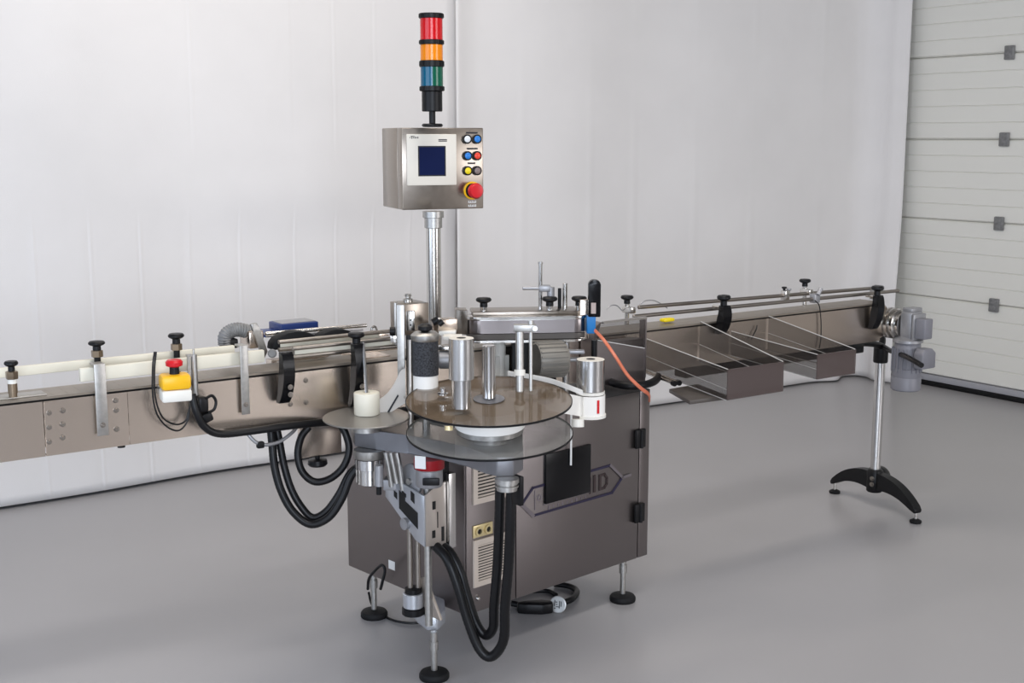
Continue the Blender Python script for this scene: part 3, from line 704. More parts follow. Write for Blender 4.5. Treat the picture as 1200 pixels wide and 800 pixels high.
# black foam roller with white paper below
cf = at_z(499, 462, .880); DF = (cf-CAM).dot(FW); sF = DF/FPX
def zf(y): return at_d(499, y, DF).z
MB().lathe([(15.2*sF, zf(438)), (15.2*sF, zf(397))], (cf.x, cf.y, 0), (0, 0, 1), 36).build('foam_roller', 'foam', hd)
MB().lathe([(15.4*sF, zf(397)), (16.6*sF, zf(394)), (16.6*sF, zf(390)), (13*sF, zf(387)), (0, zf(387))], (cf.x, cf.y, 0), (0, 0, 1), 36).build('roller_cap', 'galv', hd)
MB().lathe([(.010, zf(387)), (.022, zf(384)), (.022, zf(380)), (.012, zf(377)), (0, zf(377))], (cf.x, cf.y, 0), (0, 0, 1), 20).build('roller_knob', 'black', hd)
MB().lathe([(14.6*sF, zf(458)), (14.6*sF, zf(438))], (cf.x, cf.y, 0), (0, 0, 1), 36).build('label_web_wrap', 'paper', hd)
MB().cyl((cf.x, cf.y, PZ1), (cf.x, cf.y, zf(458)), .012, 16).build('roller_shaft', 'steelbright', hd)
rp = at_d(481, 466, DF+.02); MB().cyl(V((rp.x, rp.y, PZ1)), at_d(481, 398, DF+.02), .0095, 16).build('guide_post', 'boltmetal', hd)
MB().lathe([(.020, 0), (.020, .004), (.012, .007)], rp, (0, 0, 1), 20).build('post_collar', 'galv', hd)
# small disc with white spool and leaning rod
rs = .131; DNs = V((-math.sin(.035)*HX, -math.sin(.035)*HY, math.cos(.035)))
o = MB().lathe([(rs-.001, 0), (rs, .001), (rs, .004), (rs-.001, .005), (0, .005)], cs-DNs*.005, DNs, 64).build('small_disc', 'discgrey', hd)
MB().cyl((cs.x, cs.y, PZ1), cs-DNs*.0051, .045, 24).build('small_disc_bearing', 'galv', hd)
cw = at_z(430, 485, .816); sW = (cw-CAM).dot(FW)/FPX; zw = at_d(430, 458.5, (cw-CAM).dot(FW)).z
MB().lathe([(14.4*sW, 0), (15*sW, .002), (15*sW, zw-cw.z-.002), (14.4*sW, zw-cw.z), (.012, zw-cw.z), (.011, zw-cw.z-.004), (0, zw-cw.z-.004)], cw, (0, 0, 1), 36).build('spool', 'cream', hd)
MB().cyl(V((cw.x, cw.y, zw-.004)), at_d(425.5, 401, (cw-CAM).dot(FW)+.03), .0055, 12).build('spool_rod', 'chrome', hd)
# paper web curling from the spool up to the steel frame
hw = (cs.x+.04)*HX+(cs.y+.03)*HY
hw = cs.x*HX+cs.y*HY+.050
sail = [at_h(x, y, hw+(x-443)*.0006) for x, y in ((440, 470), (445, 467.5), (450, 464), (455, 459.5), (459.5, 453.5), (463, 447.5), (466, 441), (468.5, 436), (471, 433), (475, 431.5), (475.5, 472), (464, 479), (452, 487), (440, 488))]
MB().prism(sail, V((HX, HY, 0))*.002).build('paper_web', 'webgrey', hd)
MB().prism([at_h(x, y, hw+(x-443)*.0006-.003) for x, y in ((449, 488), (453, 484), (466, 462), (467, 464), (455, 485), (450, 490))], V((HX, HY, 0))*.002).build('web_slit', 'inkblack', hd)
# clamp gallows with two rods
g1 = at_z(609, 460, .895); DG = (g1-CAM).dot(FW); sG = DG/FPX
MB().cyl(g1, at_d(609, 388, DG), .0125, 16).build('gallows_post', 'galv', hd)
MB().cyl(at_d(609, 440, DG), at_d(609, 433, DG), .017, 16).build('post_collar', 'whiteplastic', hd)
g2 = at_d(622, 460, DG); MB().cyl(g2, at_d(622, 384, DG), .0055, 12).build('gallows_rod', 'galv', hd)
MB().lathe([(.021, 0), (.021, .004), (.012, .006)], g2, DN, 24).build('rod_foot', 'galv', hd)
cg = (at_d(603, 384, DG)+at_d(627, 384, DG))/2
cl_ = MB().box(cg, (26*sG, .03, 8.5*sG), ax=(RT, V((HX, HY, 0)), Z), bev=.002).build('clamp_block', 'galv', hd)
MB().cyl(at_d(627, 385, DG-.01), at_d(627, 385, DG-.025), .008, 16).build('clamp_screw', 'galv', cl_)
MB().cyl(at_d(622, 380, DG), at_d(622, 375.5, DG), .009, 16).build('clamp_knob', 'galv', cl_)
# right roller with label band and red mark
cr = at_d(691.5, 486, 3.98); DR = 3.98; sR = DR/FPX
def zr(y): return at_d(691.5, y, DR).z
o = MB().lathe([(.018, zr(419)), (16.4*sR, zr(419)), (16.4*sR, zr(456)), (.018, zr(456))][::-1], (cr.x, cr.y, 0), (0, 0, 1), 36).build('turn_roller', 'alu', hd)
MB().lathe([(16.2*sR, 0), (16*sR, .0010), (0, .0010)], (cr.x, cr.y, zr(419)), (0, 0, 1), 32).build('roller_top_sheen', 'bezel', o)  # pale disc stands for ceiling light mirrored on this roller's top
MB().lathe([(.014, .0010), (.014, .0016), (0, .0016)], (cr.x, cr.y, zr(419)), (0, 0, 1), 20).build('roller_bore', 'darkhole', o)
MB().lathe([(16.9*sR, zr(460)), (16.9*sR, zr(456.5))], (cr.x, cr.y, 0), (0, 0, 1), 36).build('roller_flange', 'whiteplastic', hd)
def around(r, y0, y1, nm, mm, turn=1.0):
    c = V((cr.x, cr.y, zr(y1))); h = zr(y0)-zr(y1); pts = []
    for k in range(-6, 13):
        a = math.radians(-90+k*15); d = RT*math.cos(a)*1.0+V((HX, HY, 0))*math.sin(a); pts.append(c+d*r)
    return pts, h
pts, h = around(17*sR, 461, 485, '', '')
pts = pts[3:]
left = [at_d(640, 480, 3.86), at_d(662, 484.5, 3.84)]
MB().strip(left+pts, h, n=3).build('label_band', 'paper', hd)
pts2, h2 = around(17.9*sR, 484.5, 488, '', ''); MB().strip(pts2[3:], h2, .002, n=3).build('band_rim', 'whiteplastic', hd)
a = math.radians(-62); d = RT*math.cos(a)+V((HX, HY, 0))*math.sin(a); e = RT*math.cos(a+1.57)+V((HX, HY, 0))*math.sin(a+1.57)
MB().box(V((cr.x, cr.y, (zr(465)+zr(481))/2))+d*17.5*sR, (.008, .003, zr(465)-zr(481)), ax=(e, d, Z)).build('red_mark', 'red', hd)
MB().cyl((cr.x, cr.y, Z1+.031), (cr.x, cr.y, zr(487)), .012, 16).build('roller_shaft', 'steelbright', hd)
MB().cyl(at_d(677, 500, 3.93), at_d(677, 491, 3.93), .020, 20).build('roller_foot', 'whiteplastic', hd)
# web running from the roller to the back
MB().strip([at_d(595, 440, 4.03), at_d(620, 444, 4.0), at_d(645, 449, 3.97), at_d(665, 456, 3.93), at_d(683, 463, 3.915)], .016, n=6).build('label_web', 'paper', hd)
MB().lathe([(.016, 0), (.016, .004), (.009, .006), (.009, .02), (0, .02)], at_d(519, 462, 3.66), DN, 16).build('stop_screw', 'chrome', hd)
MB().cyl(at_d(526, 504, 3.5), at_d(526, 499, 3.5), .012, 16).build('spacer', 'brass', hd)
# collar and twin hoses under the plate
hc = at_z(594, 560, PZ0); 
MB().lathe([(.034, 0), (.034, -.012), (.029, -.013), (.029, -.018), (.033, -.019), (.033, -.024), (.029, -.025), (.029, -.034)][::-1], hc, (0, 0, 1), 24).build('hose_collar', 'galv', hd)
tag(MB().bb((hc.x+.035, hc.y-.012, PZ0-.085), (hc.x+.05, hc.y+.03, PZ0-.0005), .003).build('hose_clip', 'black'), 'small black clip under the grey plate beside the hose collar', 'clip')

# ================================================================== STEEL FRAME / PEEL STATION LEFT OF THE POLE
fp = thing('peel_station', 'steel frame with slotted upright and box behind the black foam roller', 'machine frame', at_d(470, 470, 3.86))
def dbox(x0, x1, y0, y1, D, th, bev=.002, yaw=None):
    a = at_d(x0, (y0+y1)/2, D); c = at_d(x1, (y0+y1)/2, D); m_ = (a+c)/2
    wz = at_d((x0+x1)/2, y0, D).z-at_d((x0+x1)/2, y1, D).z; ww = (c-a).length
    if yaw is None: e1, e2 = RT, V((HX, HY, 0))
    else: e1 = V((math.cos(yaw), math.sin(yaw), 0)); e2 = V((-e1.y, e1.x, 0)); ww = ww/abs(e1.dot(RT))
    return MB().box(m_+e2*th/2, (ww, th, wz), ax=(e1, e2, Z), bev=bev)
o = dbox(465.5, 474.5, 356, 466, 3.86, .010).build('upright', 'galv', fp)
dbox(468, 472, 366, 402, 3.858, .004, 0).build('slot', 'darkhole', o)
dbox(468.2, 470.8, 358, 374, 3.855, .006).build('slide_pin', 'steelbright', o)
dbox(462, 465, 354, 405, 3.90, .04).build('side_plate', 'galv', fp)
dbox(474.5, 502, 355, 392, 3.95, .09, .002, 0.0).build('drive_box', 'steelpanel', fp)
o = dbox(476, 486, 364, 388, 3.885, .012).build('scale_plate', 'steelbright', fp)
for y in (368, 375, 381): dbox(480.3, 482.3, y-1, y+1, 3.883, .004, 0).build('scale_hole', 'darkhole', o)
dbox(476, 483, 392, 466, 3.88, .02).build('back_post', 'black', fp)
MB().lathe([(.016, 0), (.016, .010), (.009, .012), (.009, .018), (.013, .019), (.010, .026), (0, .027)], at_d(478, 353.5, 3.98), (0, 0, 1), 18).build('eye_bolt', 'steelbright', fp)
MB().cyl(at_d(457, 388, 3.88), at_d(463, 388, 3.88), .013, 16).build('adjust_knob', 'black', fp)
dbox(457.5, 465, 393, 402, 3.875, .02).build('guide_clamp', 'steelbright', fp)
# clutter between roller and aluminium post: guide plates, bright cylinder
dbox(514, 536, 374, 388, 3.95, .05, .002, -.1).build('guide_block', 'steel', fp)
dbox(514, 534, 388, 393, 3.93, .06, .002).build('guide_lip', 'whiteplastic', fp)
dbox(519, 541, 394, 399, 3.86, .05, .002).build('guide_lip', 'whiteplastic', fp)
MB().cyl(at_d(514, 421, 3.92), at_d(531, 421, 3.92), 11*3.92/FPX, 24, .004).build('air_cylinder', 'castgrey', fp)
dbox(513, 532, 406, 411, 3.90, .03, .002).build('guide_lip', 'steelbright', fp)
MB().cyl(at_d(507, 378, 3.93), at_d(514, 374, 3.93), .012, 14).build('adjust_knob', 'black', fp)
MB().cyl(at_d(514, 380, 3.92), at_d(519, 376, 3.92), .010, 14).build('adjust_knob', 'black', fp)

# ================================================================== HEAD SUPPORT COLUMN (left of the cabinet)
fx0, fy0 = 1.877, 3.144
colm = thing('support_column', 'height adjustable steel column carrying the label unwinder, on one black foot', 'column', (fx0, fy0, 0))
foot(fx0, fy0, .150, colm, .047)
DC = 3.60
b1 = [at_z(x, y, .145) for x, y in ((474, 712), (490, 730), (500, 739), (513, 739), (522, 730), (521, 712), (512, 700), (488, 697))]
MB().prism(b1, Z*.045, .006).build('base_bracket', 'sheet', colm)
MB().prism([cb(-.125, -.03, .19), cb(-.125, .06, .19), cb(-.125, .07, .30), cb(-.125, .045, .31)], U*.012, .002).build('base_rib', 'sheetwarm', colm)
cc_ = at_h(484.5, 712, 3.70)
MB().lathe([(.034, 0), (.036, .002), (.036, .020), (.034, .022)], (cc_.x, cc_.y, .19), (0, 0, 1), 24).build('clamp_ring', 'black', colm)
MB().lathe([(.030, .0), (.032, .002), (.032, .044), (.030, .046)], (cc_.x, cc_.y, .213), (0, 0, 1), 24).build('clamp_sleeve', 'sheet', colm)
MB().lathe([(.026, 0), (.026, .014), (.02, .016)], (cc_.x, cc_.y, .26), (0, 0, 1), 24).build('clamp_ring', 'black', colm)
zt_ = .66
for px in (481, 490):
    q = at_h(px, 690, 3.70); MB().cyl((q.x, q.y, .262), (q.x, q.y, zt_), .0088, 16).build('upright_rod', 'boltmetal', colm)
q = at_h(502.5, 727, 3.62); MB().cyl((q.x, q.y, .185), (q.x, q.y, .70), .0115, 18).build('front_rod', 'galv', colm)
# bracket box: two bright sheet faces with cut-outs
kc = at_h(497, 610, 3.58); K0 = V((kc.x, kc.y, 0))
def kp(u, v, z): return K0+U*u+W*v+Z*z
zk0, zk1 = at_h(497, 641, 3.58).z, at_h(497, 581, 3.58).z
lf = [(0, zk0), (.045, zk0+.012), (.12, zk0+.07), (.19, zk0+.115), (.19, zk1+.005), (.15, zk1+.02), (.10, zk1+.016), (.04, zk1+.005), (0, zk1)]
pk_ = MB().prism([kp(0, v, z) for v, z in lf], U*.006, .0015).build('bracket_cheek', 'sheet', colm)
for v0, v1, za, zb_ in ((.045, .062, .045, .075), (.03, .09, -.03, .02), (.09, .12, .0, .06), (.13, .145, .04, .06), (.085, .105, .055, .066)):
    zc = (zk0+zk1)/2; MB().prism([kp(-.0012, v0, zc+za), kp(-.0012, v1, zc+za+(v1-v0)*.5), kp(-.0012, v1, zc+zb_+(v1-v0)*.4), kp(-.0012, v0, zc+zb_)], U*.003).build('cut_out', 'darkhole', pk_)
MB().cyl(kp(-.012, .085, (zk0+zk1)/2-.025), kp(.0, .085, (zk0+zk1)/2-.025), .018, 18).build('clamp_screw', 'castgrey', pk_)
fr_ = MB().prism([kp(.006, 0, zk0), kp(.085, 0, zk0-.012), kp(.085, 0, zk1+.03), kp(.03, 0, zk1+.012), kp(.006, 0, zk1)], W*.006, .0015).build('bracket_face', 'sheetwarm', colm)
for u0, u1, z0, z1 in ((.032, .044, .03, .055), (.030, .042, -.058, -.035), (.050, .053, -.03, .02), (.066, .076, -.075, -.03)):
    zc = (zk0+zk1)/2; MB().prism([kp(u0, -.0012, zc+z0), kp(u1, -.0012, zc+z0), kp(u1, -.0012, zc+z1), kp(u0, -.0012, zc+z1)], W*.003).build('cut_out', 'darkhole', fr_)
MB().prism([kp(.088, -.01, zk0-.025), kp(.115, -.01, zk0-.022), kp(.115, -.01, PZ0-.06), kp(.088, -.01, PZ0-.06)], W*.04, .002).build('side_rail', 'alu', colm)
MB().prism([kp(.07, .02, zk0), kp(.115, .02, zk0), kp(.115, .02, PZ0-.002), kp(.07, .02, PZ0-.002)], W*.05, .002).build('slide_block', 'black', colm)
# motors under the plate
mr = at_h(503, 548, 3.60)
rm = MB().lathe([(.044, 0), (.046, .004), (.046, PZ0-mr.z-.001)], mr, (0, 0, 1), 28).build('red_motor', 'darkred', colm)
a = -1.9; d = RT*math.cos(a)+V((HX, HY, 0))*math.sin(a); e = V((-d.y, d.x, 0))
MB().box(mr+d*.0462+Z*.028-RT*.008, (.034, .002, .038), ax=(e, d, Z)).build('motor_label', 'inkwhite', rm)
MB().lathe([(.036, -.055), (.040, -.05), (.040, -.004), (.046, -.001), (.046, 0)], mr, (0, 0, 1), 28).build('motor_flange', 'castgrey', colm)
MB().box(mr+V((0, 0, -.03))-V((HX, HY, 0))*.045+RT*.008, (.05, .01, .022), ax=(RT, V((HX, HY, 0)), Z), bev=.003).build('motor_plug', 'black', colm)
gd = at_h(484, 563, 3.66); MB().lathe([(0, 0), (.050, 0), (.052, .004), (.052, .010), (.048, .012), (0, .012)], gd, (-.97, -.10, .1), 32).build('hand_wheel', 'castgrey', colm)
MB().cyl(gd, gd-U*.02, .010, 14).build('wheel_shaft', 'galv', colm)
m1 = at_h(433, 532, cs.x*HX+cs.y*HY)
dm = MB().lathe([(.046, -.01), (.048, -.006), (.048, PZ0-m1.z-.001)], m1, (0, 0, 1), 28).build('drive_housing', 'galv', colm)
MB().lathe([(.030, -.095), (.038, -.09), (.038, -.045), (.045, -.042), (.045, -.012)], m1, (0, 0, 1), 28).build('drive_motor', 'chrome', colm)
for k in range(10):
    a = 2*math.pi*k/10; d = V((math.cos(a), math.sin(a), 0)); MB().box(m1+d*.039+Z*(-.066), (.006, .006, .045), ax=(d, V((-d.y, d.x, 0)), Z)).build('motor_rib', 'steelbright', dm)
MB().cyl(at_h(444, 579, 3.62), at_h(444, 569, 3.62), .008, 12).build('cable_gland', 'black', colm)
MB().cyl(at_h(444, 569, 3.62), at_h(444, 545, 3.62), .013, 14).build('gland_body', 'castgrey', colm)
for px, l in ((455, 40), (461, 36), (468, 44)):
    MB().tube([at_h(px-3, 530, 3.66), at_h(px, 545, 3.66), at_h(px+4, 530+l, 3.66)], .008, 10).build('bent_pipe', 'galv', colm)
dbox(449, 466, 562, 575, 3.80, .05, .003).build('pipe_block', 'castgrey', colm)

# ================================================================== WRAP-AROUND PRESS UNIT ABOVE THE BELT
L0 = at_d(553, 402, 4.12); R0 = at_d(684, 399, 4.16); zb = .985
L0.z = R0.z = 0; e1 = (R0-L0).normalized(); e2 = V((-e1.y, e1.x, 0)); Lw = (R0-L0).length
wu = thing('wrap_around_unit', 'long steel press unit with black hand knobs above the belt', 'press unit', L0+Z*zb)
def wp(a, n, z): return L0+e1*a+e2*n+Z*z
zt = at_d(553, 371, 4.12).z; zm = at_d(553, 391, 4.12).z
def track(n0, r, n=12):
    pts = []
    for k in range(n+1): a = math.pi/2-math.pi*k/n-math.pi; pts.append((.0-r*math.cos(a-math.pi/2)*0+(.03-r*math.sin(math.pi*k/n)), n0+r-r*math.cos(math.pi*k/n)))
    for k in range(n+1): pts.append((Lw-.03+r*math.sin(math.pi*k/n), n0+r+r*math.cos(math.pi*k/n)))
    return pts
tr = track(0, .045)
MB().prism([wp(a, n, zm) for a, n in tr], Z*(zt-zm-.012), .001).build('upper_belt', 'cabinet', wu)
MB().prism([wp(a, n, zb+.006) for a, n in tr], Z*(zm-zb-.008), .001).build('lower_belt', 'beltdark', wu)
MB().prism([wp(a*1.012-.004, n*1.15-.008, zt-.011) for a, n in tr], Z*.011, .002).build('top_plate', 'steelbright', wu)
MB().prism([wp(a*1.012-.004, n*1.15-.008, zb-.004) for a, n in tr], Z*.008, .002).build('bottom_plate', 'steelbright', wu)
MB().prism([wp(.005, .03, zt), wp(Lw-.01, .03, zt), wp(Lw-.01, .15, zt), wp(.005, .15, zt)], Z*.012, .002).build('carrier', 'steelpanel', wu)
MB().prism([wp(-.05, .045, zb+.02), wp(-.012, .02, zb+.02), wp(-.012, .10, zb+.02), wp(-.05, .10, zb+.02)], Z*(zt-zb), .002).build('end_block', 'steelpanel', wu)
def wpx(px, n):
    best = min(range(400), key=lambda k: abs(600+FPX*((wp(Lw*k/400, n, zt)-CAM).dot(RT))/((wp(Lw*k/400, n, zt)-CAM).dot(FW))-px)); return Lw*best/400
for px, h in ((567, 12), (644, 12), (678.5, 14)):
    p = wp(wpx(px, .06), .06, zt+.012)
    s_ = MB().cyl(p-Z*.012, p+Z*.016, .011, 16).build('knob_stem', 'chrome', wu)
    knob(p+Z*.014, s_, .026, .032)
p = wp(wpx(633, .09), .09, zt); ptop = at_d(633, 306, (p-CAM).dot(FW)).z
MB().cyl(p, V((p.x, p.y, ptop)), .007, 14).lathe([(.009, 0), (.009, .006)], V((p.x, p.y, ptop-.006)), (0, 0, 1), 14).build('upright_rod', 'chrome', wu)
p2 = V((p.x, p.y, at_d(633, 337, (p-CAM).dot(FW)).z))
MB().cyl(p2-RT*.06, p2+RT*.04, .0065, 12, .002).box(p2+RT*.015, (.04, .03, .022), ax=(RT, V((HX, HY, 0)), Z), bev=.005).build('cross_clamp', 'castgrey', wu)
MB().cyl(p2+RT*.035-Z*.035, p2+RT*.035+Z*.004, .013, 16).build('clamp_sleeve', 'castgrey', wu)
for px, y0, r in ((655.5, 337, .006), (662, 331, .0085)):
    q = wp(wpx(px, .10), .10, zt); MB().cyl(q, V((q.x, q.y, at_d(px, y0, (q-CAM).dot(FW)).z)), r, 14, .001).build('stud', 'black' if px < 660 else 'steelbright', wu)
MB().prism([wp(Lw-.01, .02, zb), wp(Lw+.02, .02, zb), wp(Lw+.02, .09, zb), wp(Lw-.01, .09, zb)], Z*(zt-zb+.05), .002).build('end_post', 'steel', wu)
MB().cyl(wp(.10, .08, .775), wp(.10, .08, zb), .02).bb(wp(.08, .05, .776), wp(.08, .05, .776)+V((.06, .06, .15)), .003).build('support_block', 'whiteplastic', wu)
MB().cyl(wp(Lw-.05, .06, .775), wp(Lw-.05, .06, zb), .012).build('support_post', 'steelbright', wu)
MB().prism([wp(.14, .05, .80), wp(.22, .05, .80), wp(.22, .10, .80), wp(.14, .10, .80)], Z*.17).build('dark_housing', 'black', wu)

# ribbed motor below the press unit
a0 = at_d(628, 422, 4.08); axm = (RT*.88+V((HX, HY, 0))*.30).normalized()
rm = thing('ribbed_motor', 'grey ribbed cylindrical motor under the press unit behind the white label web', 'motor', V((a0.x, a0.y, .775)))
rr_ = 20.5*4.08/FPX
MB().lathe([(rr_*.93, 0), (rr_, .006), (rr_, .085), (rr_*.93, .10), (0, .10)], a0, axm, 32).lathe([(rr_*.93, 0), (0, 0)], a0, axm, 32).build('motor_body', 'ribgrey', rm)
for k in range(20):
    a = 2*math.pi*k/20; f, g1_, g2_ = frame(axm); d = g1_*math.cos(a)+g2_*math.sin(a)
    MB().box(a0+axm*.047+d*rr_, (.090, .006, .007), ax=(axm, f.cross(d), d)).build('cooling_rib', 'ribgrey', rm)
MB().cyl(V((a0.x, a0.y, .775))+axm*.05, a0+axm*.05-Z*rr_*.9, .02, 12).build('motor_foot', 'black', rm)
tag(MB().cyl(at_d(664, 424, 4.10), at_d(664, 402, 4.10), .006, 10).box(at_d(675, 412, 4.10), (.055, .03, .012), ax=(RT, V((HX, HY, 0)), Z), bev=.003).box(at_d(673, 421, 4.10), (.05, .03, .010), ax=(RT, V((HX, HY, 0)), Z), bev=.003).build('linkage_bracket', 'castgrey'), 'small steel linkage bracket right of the ribbed motor', 'bracket')

# ================================================================== EXIT GUARD HOUSING RIGHT OF THE PRESS UNIT
YG = 3.36
g0 = at_y(697, 440, YG); g1 = at_y(757, 440, YG)
gd = thing('exit_guard', 'dark steel guard housing with a clear window at the cabinet exit', 'guard', (g0.x, YG, .776))
xa, xb = at_y(697, 400, YG).x, at_y(757, 400, YG).x; zT = at_y(740, 374, YG).z
prof = [(xa, .790)]+[(xa+.035-.035*math.cos(math.pi/2*k/6), zT-.045+.045*math.sin(math.pi/2*k/6)) for k in range(7)]+[(xb, zT), (xb, .776+.01), (xb-.02, .778)]
zs0, zs1 = zT-.062, zT-.112
MB().prism([(x, YG, z) for x, z in [(xa, .790), (xa, zs0), (xb, zs1), (xb, .786), (xb-.02, .778)]], (0, .004, 0)).build('front_panel', 'cabinet', gd)
MB().prism([(x, YG, z) for x, z in [(xa, zs0+.0005)]+prof[1:9]+[(xb, zs1+.0005)]], (0, .004, 0)).build('window', 'acryl', gd)
MB().prism([(x, YG+.004, z) for x, z in [(xa, .785)]+prof[1:8]+[(xa+.035, zT-.002), (xa+.03, zT-.005), (xa+.012, zT-.05), (xa+.008, .785)]], (0, .075, 0)).build('end_hood', 'cabinet', gd)
MB().bb((xa+.02, YG+.01, .79), (xb-.005, YG+.06, zT-.075), .003).build('inner_box', 'cabinet', gd)
MB().bb((xa+.035, YG-.004, zT-.004), (xb, YG+.006, zT+.004)).build('top_rail', 'steelbright', gd)
MB().bb((xb-.006, YG-.003, .80), (xb, YG+.03, zT)).build('corner_bar', 'cabinet', gd)
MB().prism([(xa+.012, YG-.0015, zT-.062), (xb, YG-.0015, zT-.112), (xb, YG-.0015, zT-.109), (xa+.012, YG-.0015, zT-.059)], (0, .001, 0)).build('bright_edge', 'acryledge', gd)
# arch below
arc = []
for k in range(13):
    a = math.pi*k/12; arc.append(at_z(741-30*math.cos(a), 441+11*math.sin(a), .80))
tag(MB().tube(arc, .014, 10, 3).build('arch_bracket', 'black'), 'black curved arm below the exit guard at the cabinet corner', 'bracket')

# black and blue hand grip standing between press unit and guard
hb = at_d(696.5, 388, 4.15); sH = 4.15/FPX
gr = thing('hand_grip', 'upright black grip with blue foot between press unit and guard', 'handle', V((hb.x, hb.y, .98)))
def gz(y): return at_d(695, y, 4.15).z-.98
e3 = V((HX, HY, 0)); base = V((hb.x, hb.y, .98))
def rprism(x0, x1, y0, y1, th, mm, nm, round_=.4):
    w_ = (x1-x0)*sH; n = 10; top = []; xc = (x0+x1)/2; c = at_d(xc, 360, 4.15)-RT*0
    z0, z1 = gz(y1), gz(y0); r = w_*round_
    pts = [(-w_/2, z0), (w_/2, z0)]+[(w_/2-r+r*math.sin(math.pi/2*k/5)*1, z1-r+r*math.cos(math.pi/2*k/5)) for k in range(5, -1, -1)]+[(-w_/2+r-r*math.sin(math.pi/2*k/5), z1-r+r*math.cos(math.pi/2*k/5)) for k in range(6)]
    o0 = V((c.x, c.y, .98)); return MB().prism([o0+RT*a+Z*z-e3*th/2 for a, z in pts], e3*th, .004).build(nm, mm, gr)
rprism(689, 703.5, 327, 371, .034, 'blackgloss', 'grip'); rprism(687.5, 698, 370, 391, .028, 'blueplastic', 'grip_base', .1)
c = at_d(695.5, 361, 4.128); MB().box(c, (.016, .003, .036), ax=(RT, e3, Z)).build('grip_label', 'greylabel', gr)
MB().cyl(V((hb.x, hb.y, .776)), V((hb.x, hb.y, .985)), .010, 12).build('grip_post', 'black', gr)
oh = [at_d(697, 388, 4.10), at_d(708, 400, 4.02), at_d(722, 420, 3.98), at_d(735, 440, 3.98), at_d(750, 455, 4.0), at_d(760, 463, 4.05), at_d(761, 470, 4.15)]
tag(MB().tube(oh, .0036, 8).tube([p+V((.006, .006, .004)) for p in oh], .0032, 8).build('air_hose', 'orangehose'), 'orange twin air hose running down across the exit guard', 'hose')
# yellow cap on belt behind the guard
yc = at_y(786, 371, 3.50); tag(MB().box((yc.x, 3.52, ZR+.012), (.055, .03, .014), bev=.006).build('belt_cap', 'yellowbutton'), 'small yellow piece lying on the belt behind the nearer clear tray', 'cap')
def wire(pts, r, name, label, mm='blackcable', cat='cable', n=8, seg=8):
    return tag(MB().tube(pts, r, seg, n).build(name, mm), label, cat)
wire([at_y(x, y, 3.60) for x, y in ((748, 358), (756, 352.5), (766, 352), (775, 356), (782, 361))], .002, 'sensor_wire', 'thin arched wire over the far rail left of the first right knob', 'castgrey')
wire([at_y(x, y, 3.60) for x, y in ((711, 362), (716, 358), (723, 358), (729, 364))], .002, 'sensor_wire', 'thin short wire loop above the exit guard', 'castgrey')

# ================================================================== EMERGENCY STOP ON THE LEFT CONVEYOR
ec = at_y(204.5, 468, 3.385); sE = (ec-CAM).dot(FW)/FPX
eb = thing('emergency_stop_box', 'yellow and white emergency stop box with red mushroom button on the left conveyor', 'emergency stop', V((ec.x, 3.375, ec.z)))
wE = 34*sE*1.0; ex = V((math.cos(-.18), math.sin(-.18), 0)); ey = V((-ex.y, ex.x, 0)); bc = V((ec.x, 3.375, ec.z))
zy = at_y(204, 456, 3.385).z-ec.z+.004
MB().box(bc+Z*zy/2, (wE, .065, zy), ax=(ex, ey, Z), bev=.006).build('base', 'whiteplastic', eb)
MB().box(bc+Z*(zy+.021), (wE, .065, .042), ax=(ex, ey, Z), bev=.010).build('lid', 'yellow', eb)
tp = bc+Z*(zy+.042)
MB().lathe([(.014, -.002), (.013, .020), (.015, .022)], tp, (0, 0, 1), 24).build('stem', 'black', eb)
MB().lathe([(.015, .020), (.023, .024), (.024, .034), (.019, .040), (0, .042)], tp, (0, 0, 1), 28).build('mushroom_button', 'red', eb)
MB().bb((bc.x-.03, 3.40, bc.z+.01), (bc.x+.03, YN-.001, bc.z+.035), .002).build('mount', 'galv', eb)
wire([at_y(x, y, 3.41) for x, y in ((181, 412), (179, 430), (179, 462), (184, 485), (196, 500), (210, 504), (220, 492), (223, 470))], .0026, 'thin_cable', 'thin dark cable looping below the yellow stop box')
wire([at_y(x, y, 3.415) for x, y in ((183, 412), (181, 435), (182, 465), (190, 488), (205, 497), (217, 493), (222, 478))], .0026, 'thin_cable', 'second thinner loop of cable just inside the lower one at the stop box')
pb0 = at_y(229, 463, 3.43); pb1 = at_y(229, 415, 3.43)
o = tag(MB().cyl((pb0.x, 3.43, pb0.z), (pb0.x, 3.43, pb1.z), .009, 14).cyl((pb0.x, 3.43, pb1.z), (pb0.x, 3.43, pb1.z+.016), .003, 8).bb((pb0.x-.022, 3.424, pb1.z-.004), (pb0.x-.006, 3.436, pb1.z+.002)).bb((pb0.x-.020, 3.427, pb0.z+.02), (pb0.x-.012, 3.433, pb1.z)).build('sensor_post', 'galv'), 'upright galvanised post right of the yellow stop box', 'post')
pk2 = at_y(237, 478, 3.415)
cn = thing('cable_connector', 'black cable connector with handle loop right of the stop box', 'connector', pk2-Z*.03)
MB().box(pk2+Z*.012, (.030, .034, .045), bev=.007).build('body', 'black', cn)
MB().box(pk2-Z*.028+V((.008, 0, 0)), (.036, .034, .028), ax=(V((.94, 0, .34)), V((0, 1, 0)), V((-.34, 0, .94))), bev=.005).build('plug', 'black', cn)
MB().tube([pk2+V((.005, -.015, .030)), pk2+V((.025, -.015, .036)), pk2+V((.036, -.015, .018)), pk2+V((.030, -.015, -.004)), pk2+V((.012, -.015, -.012))], .0045, 8).build('latch_loop', 'black', cn)

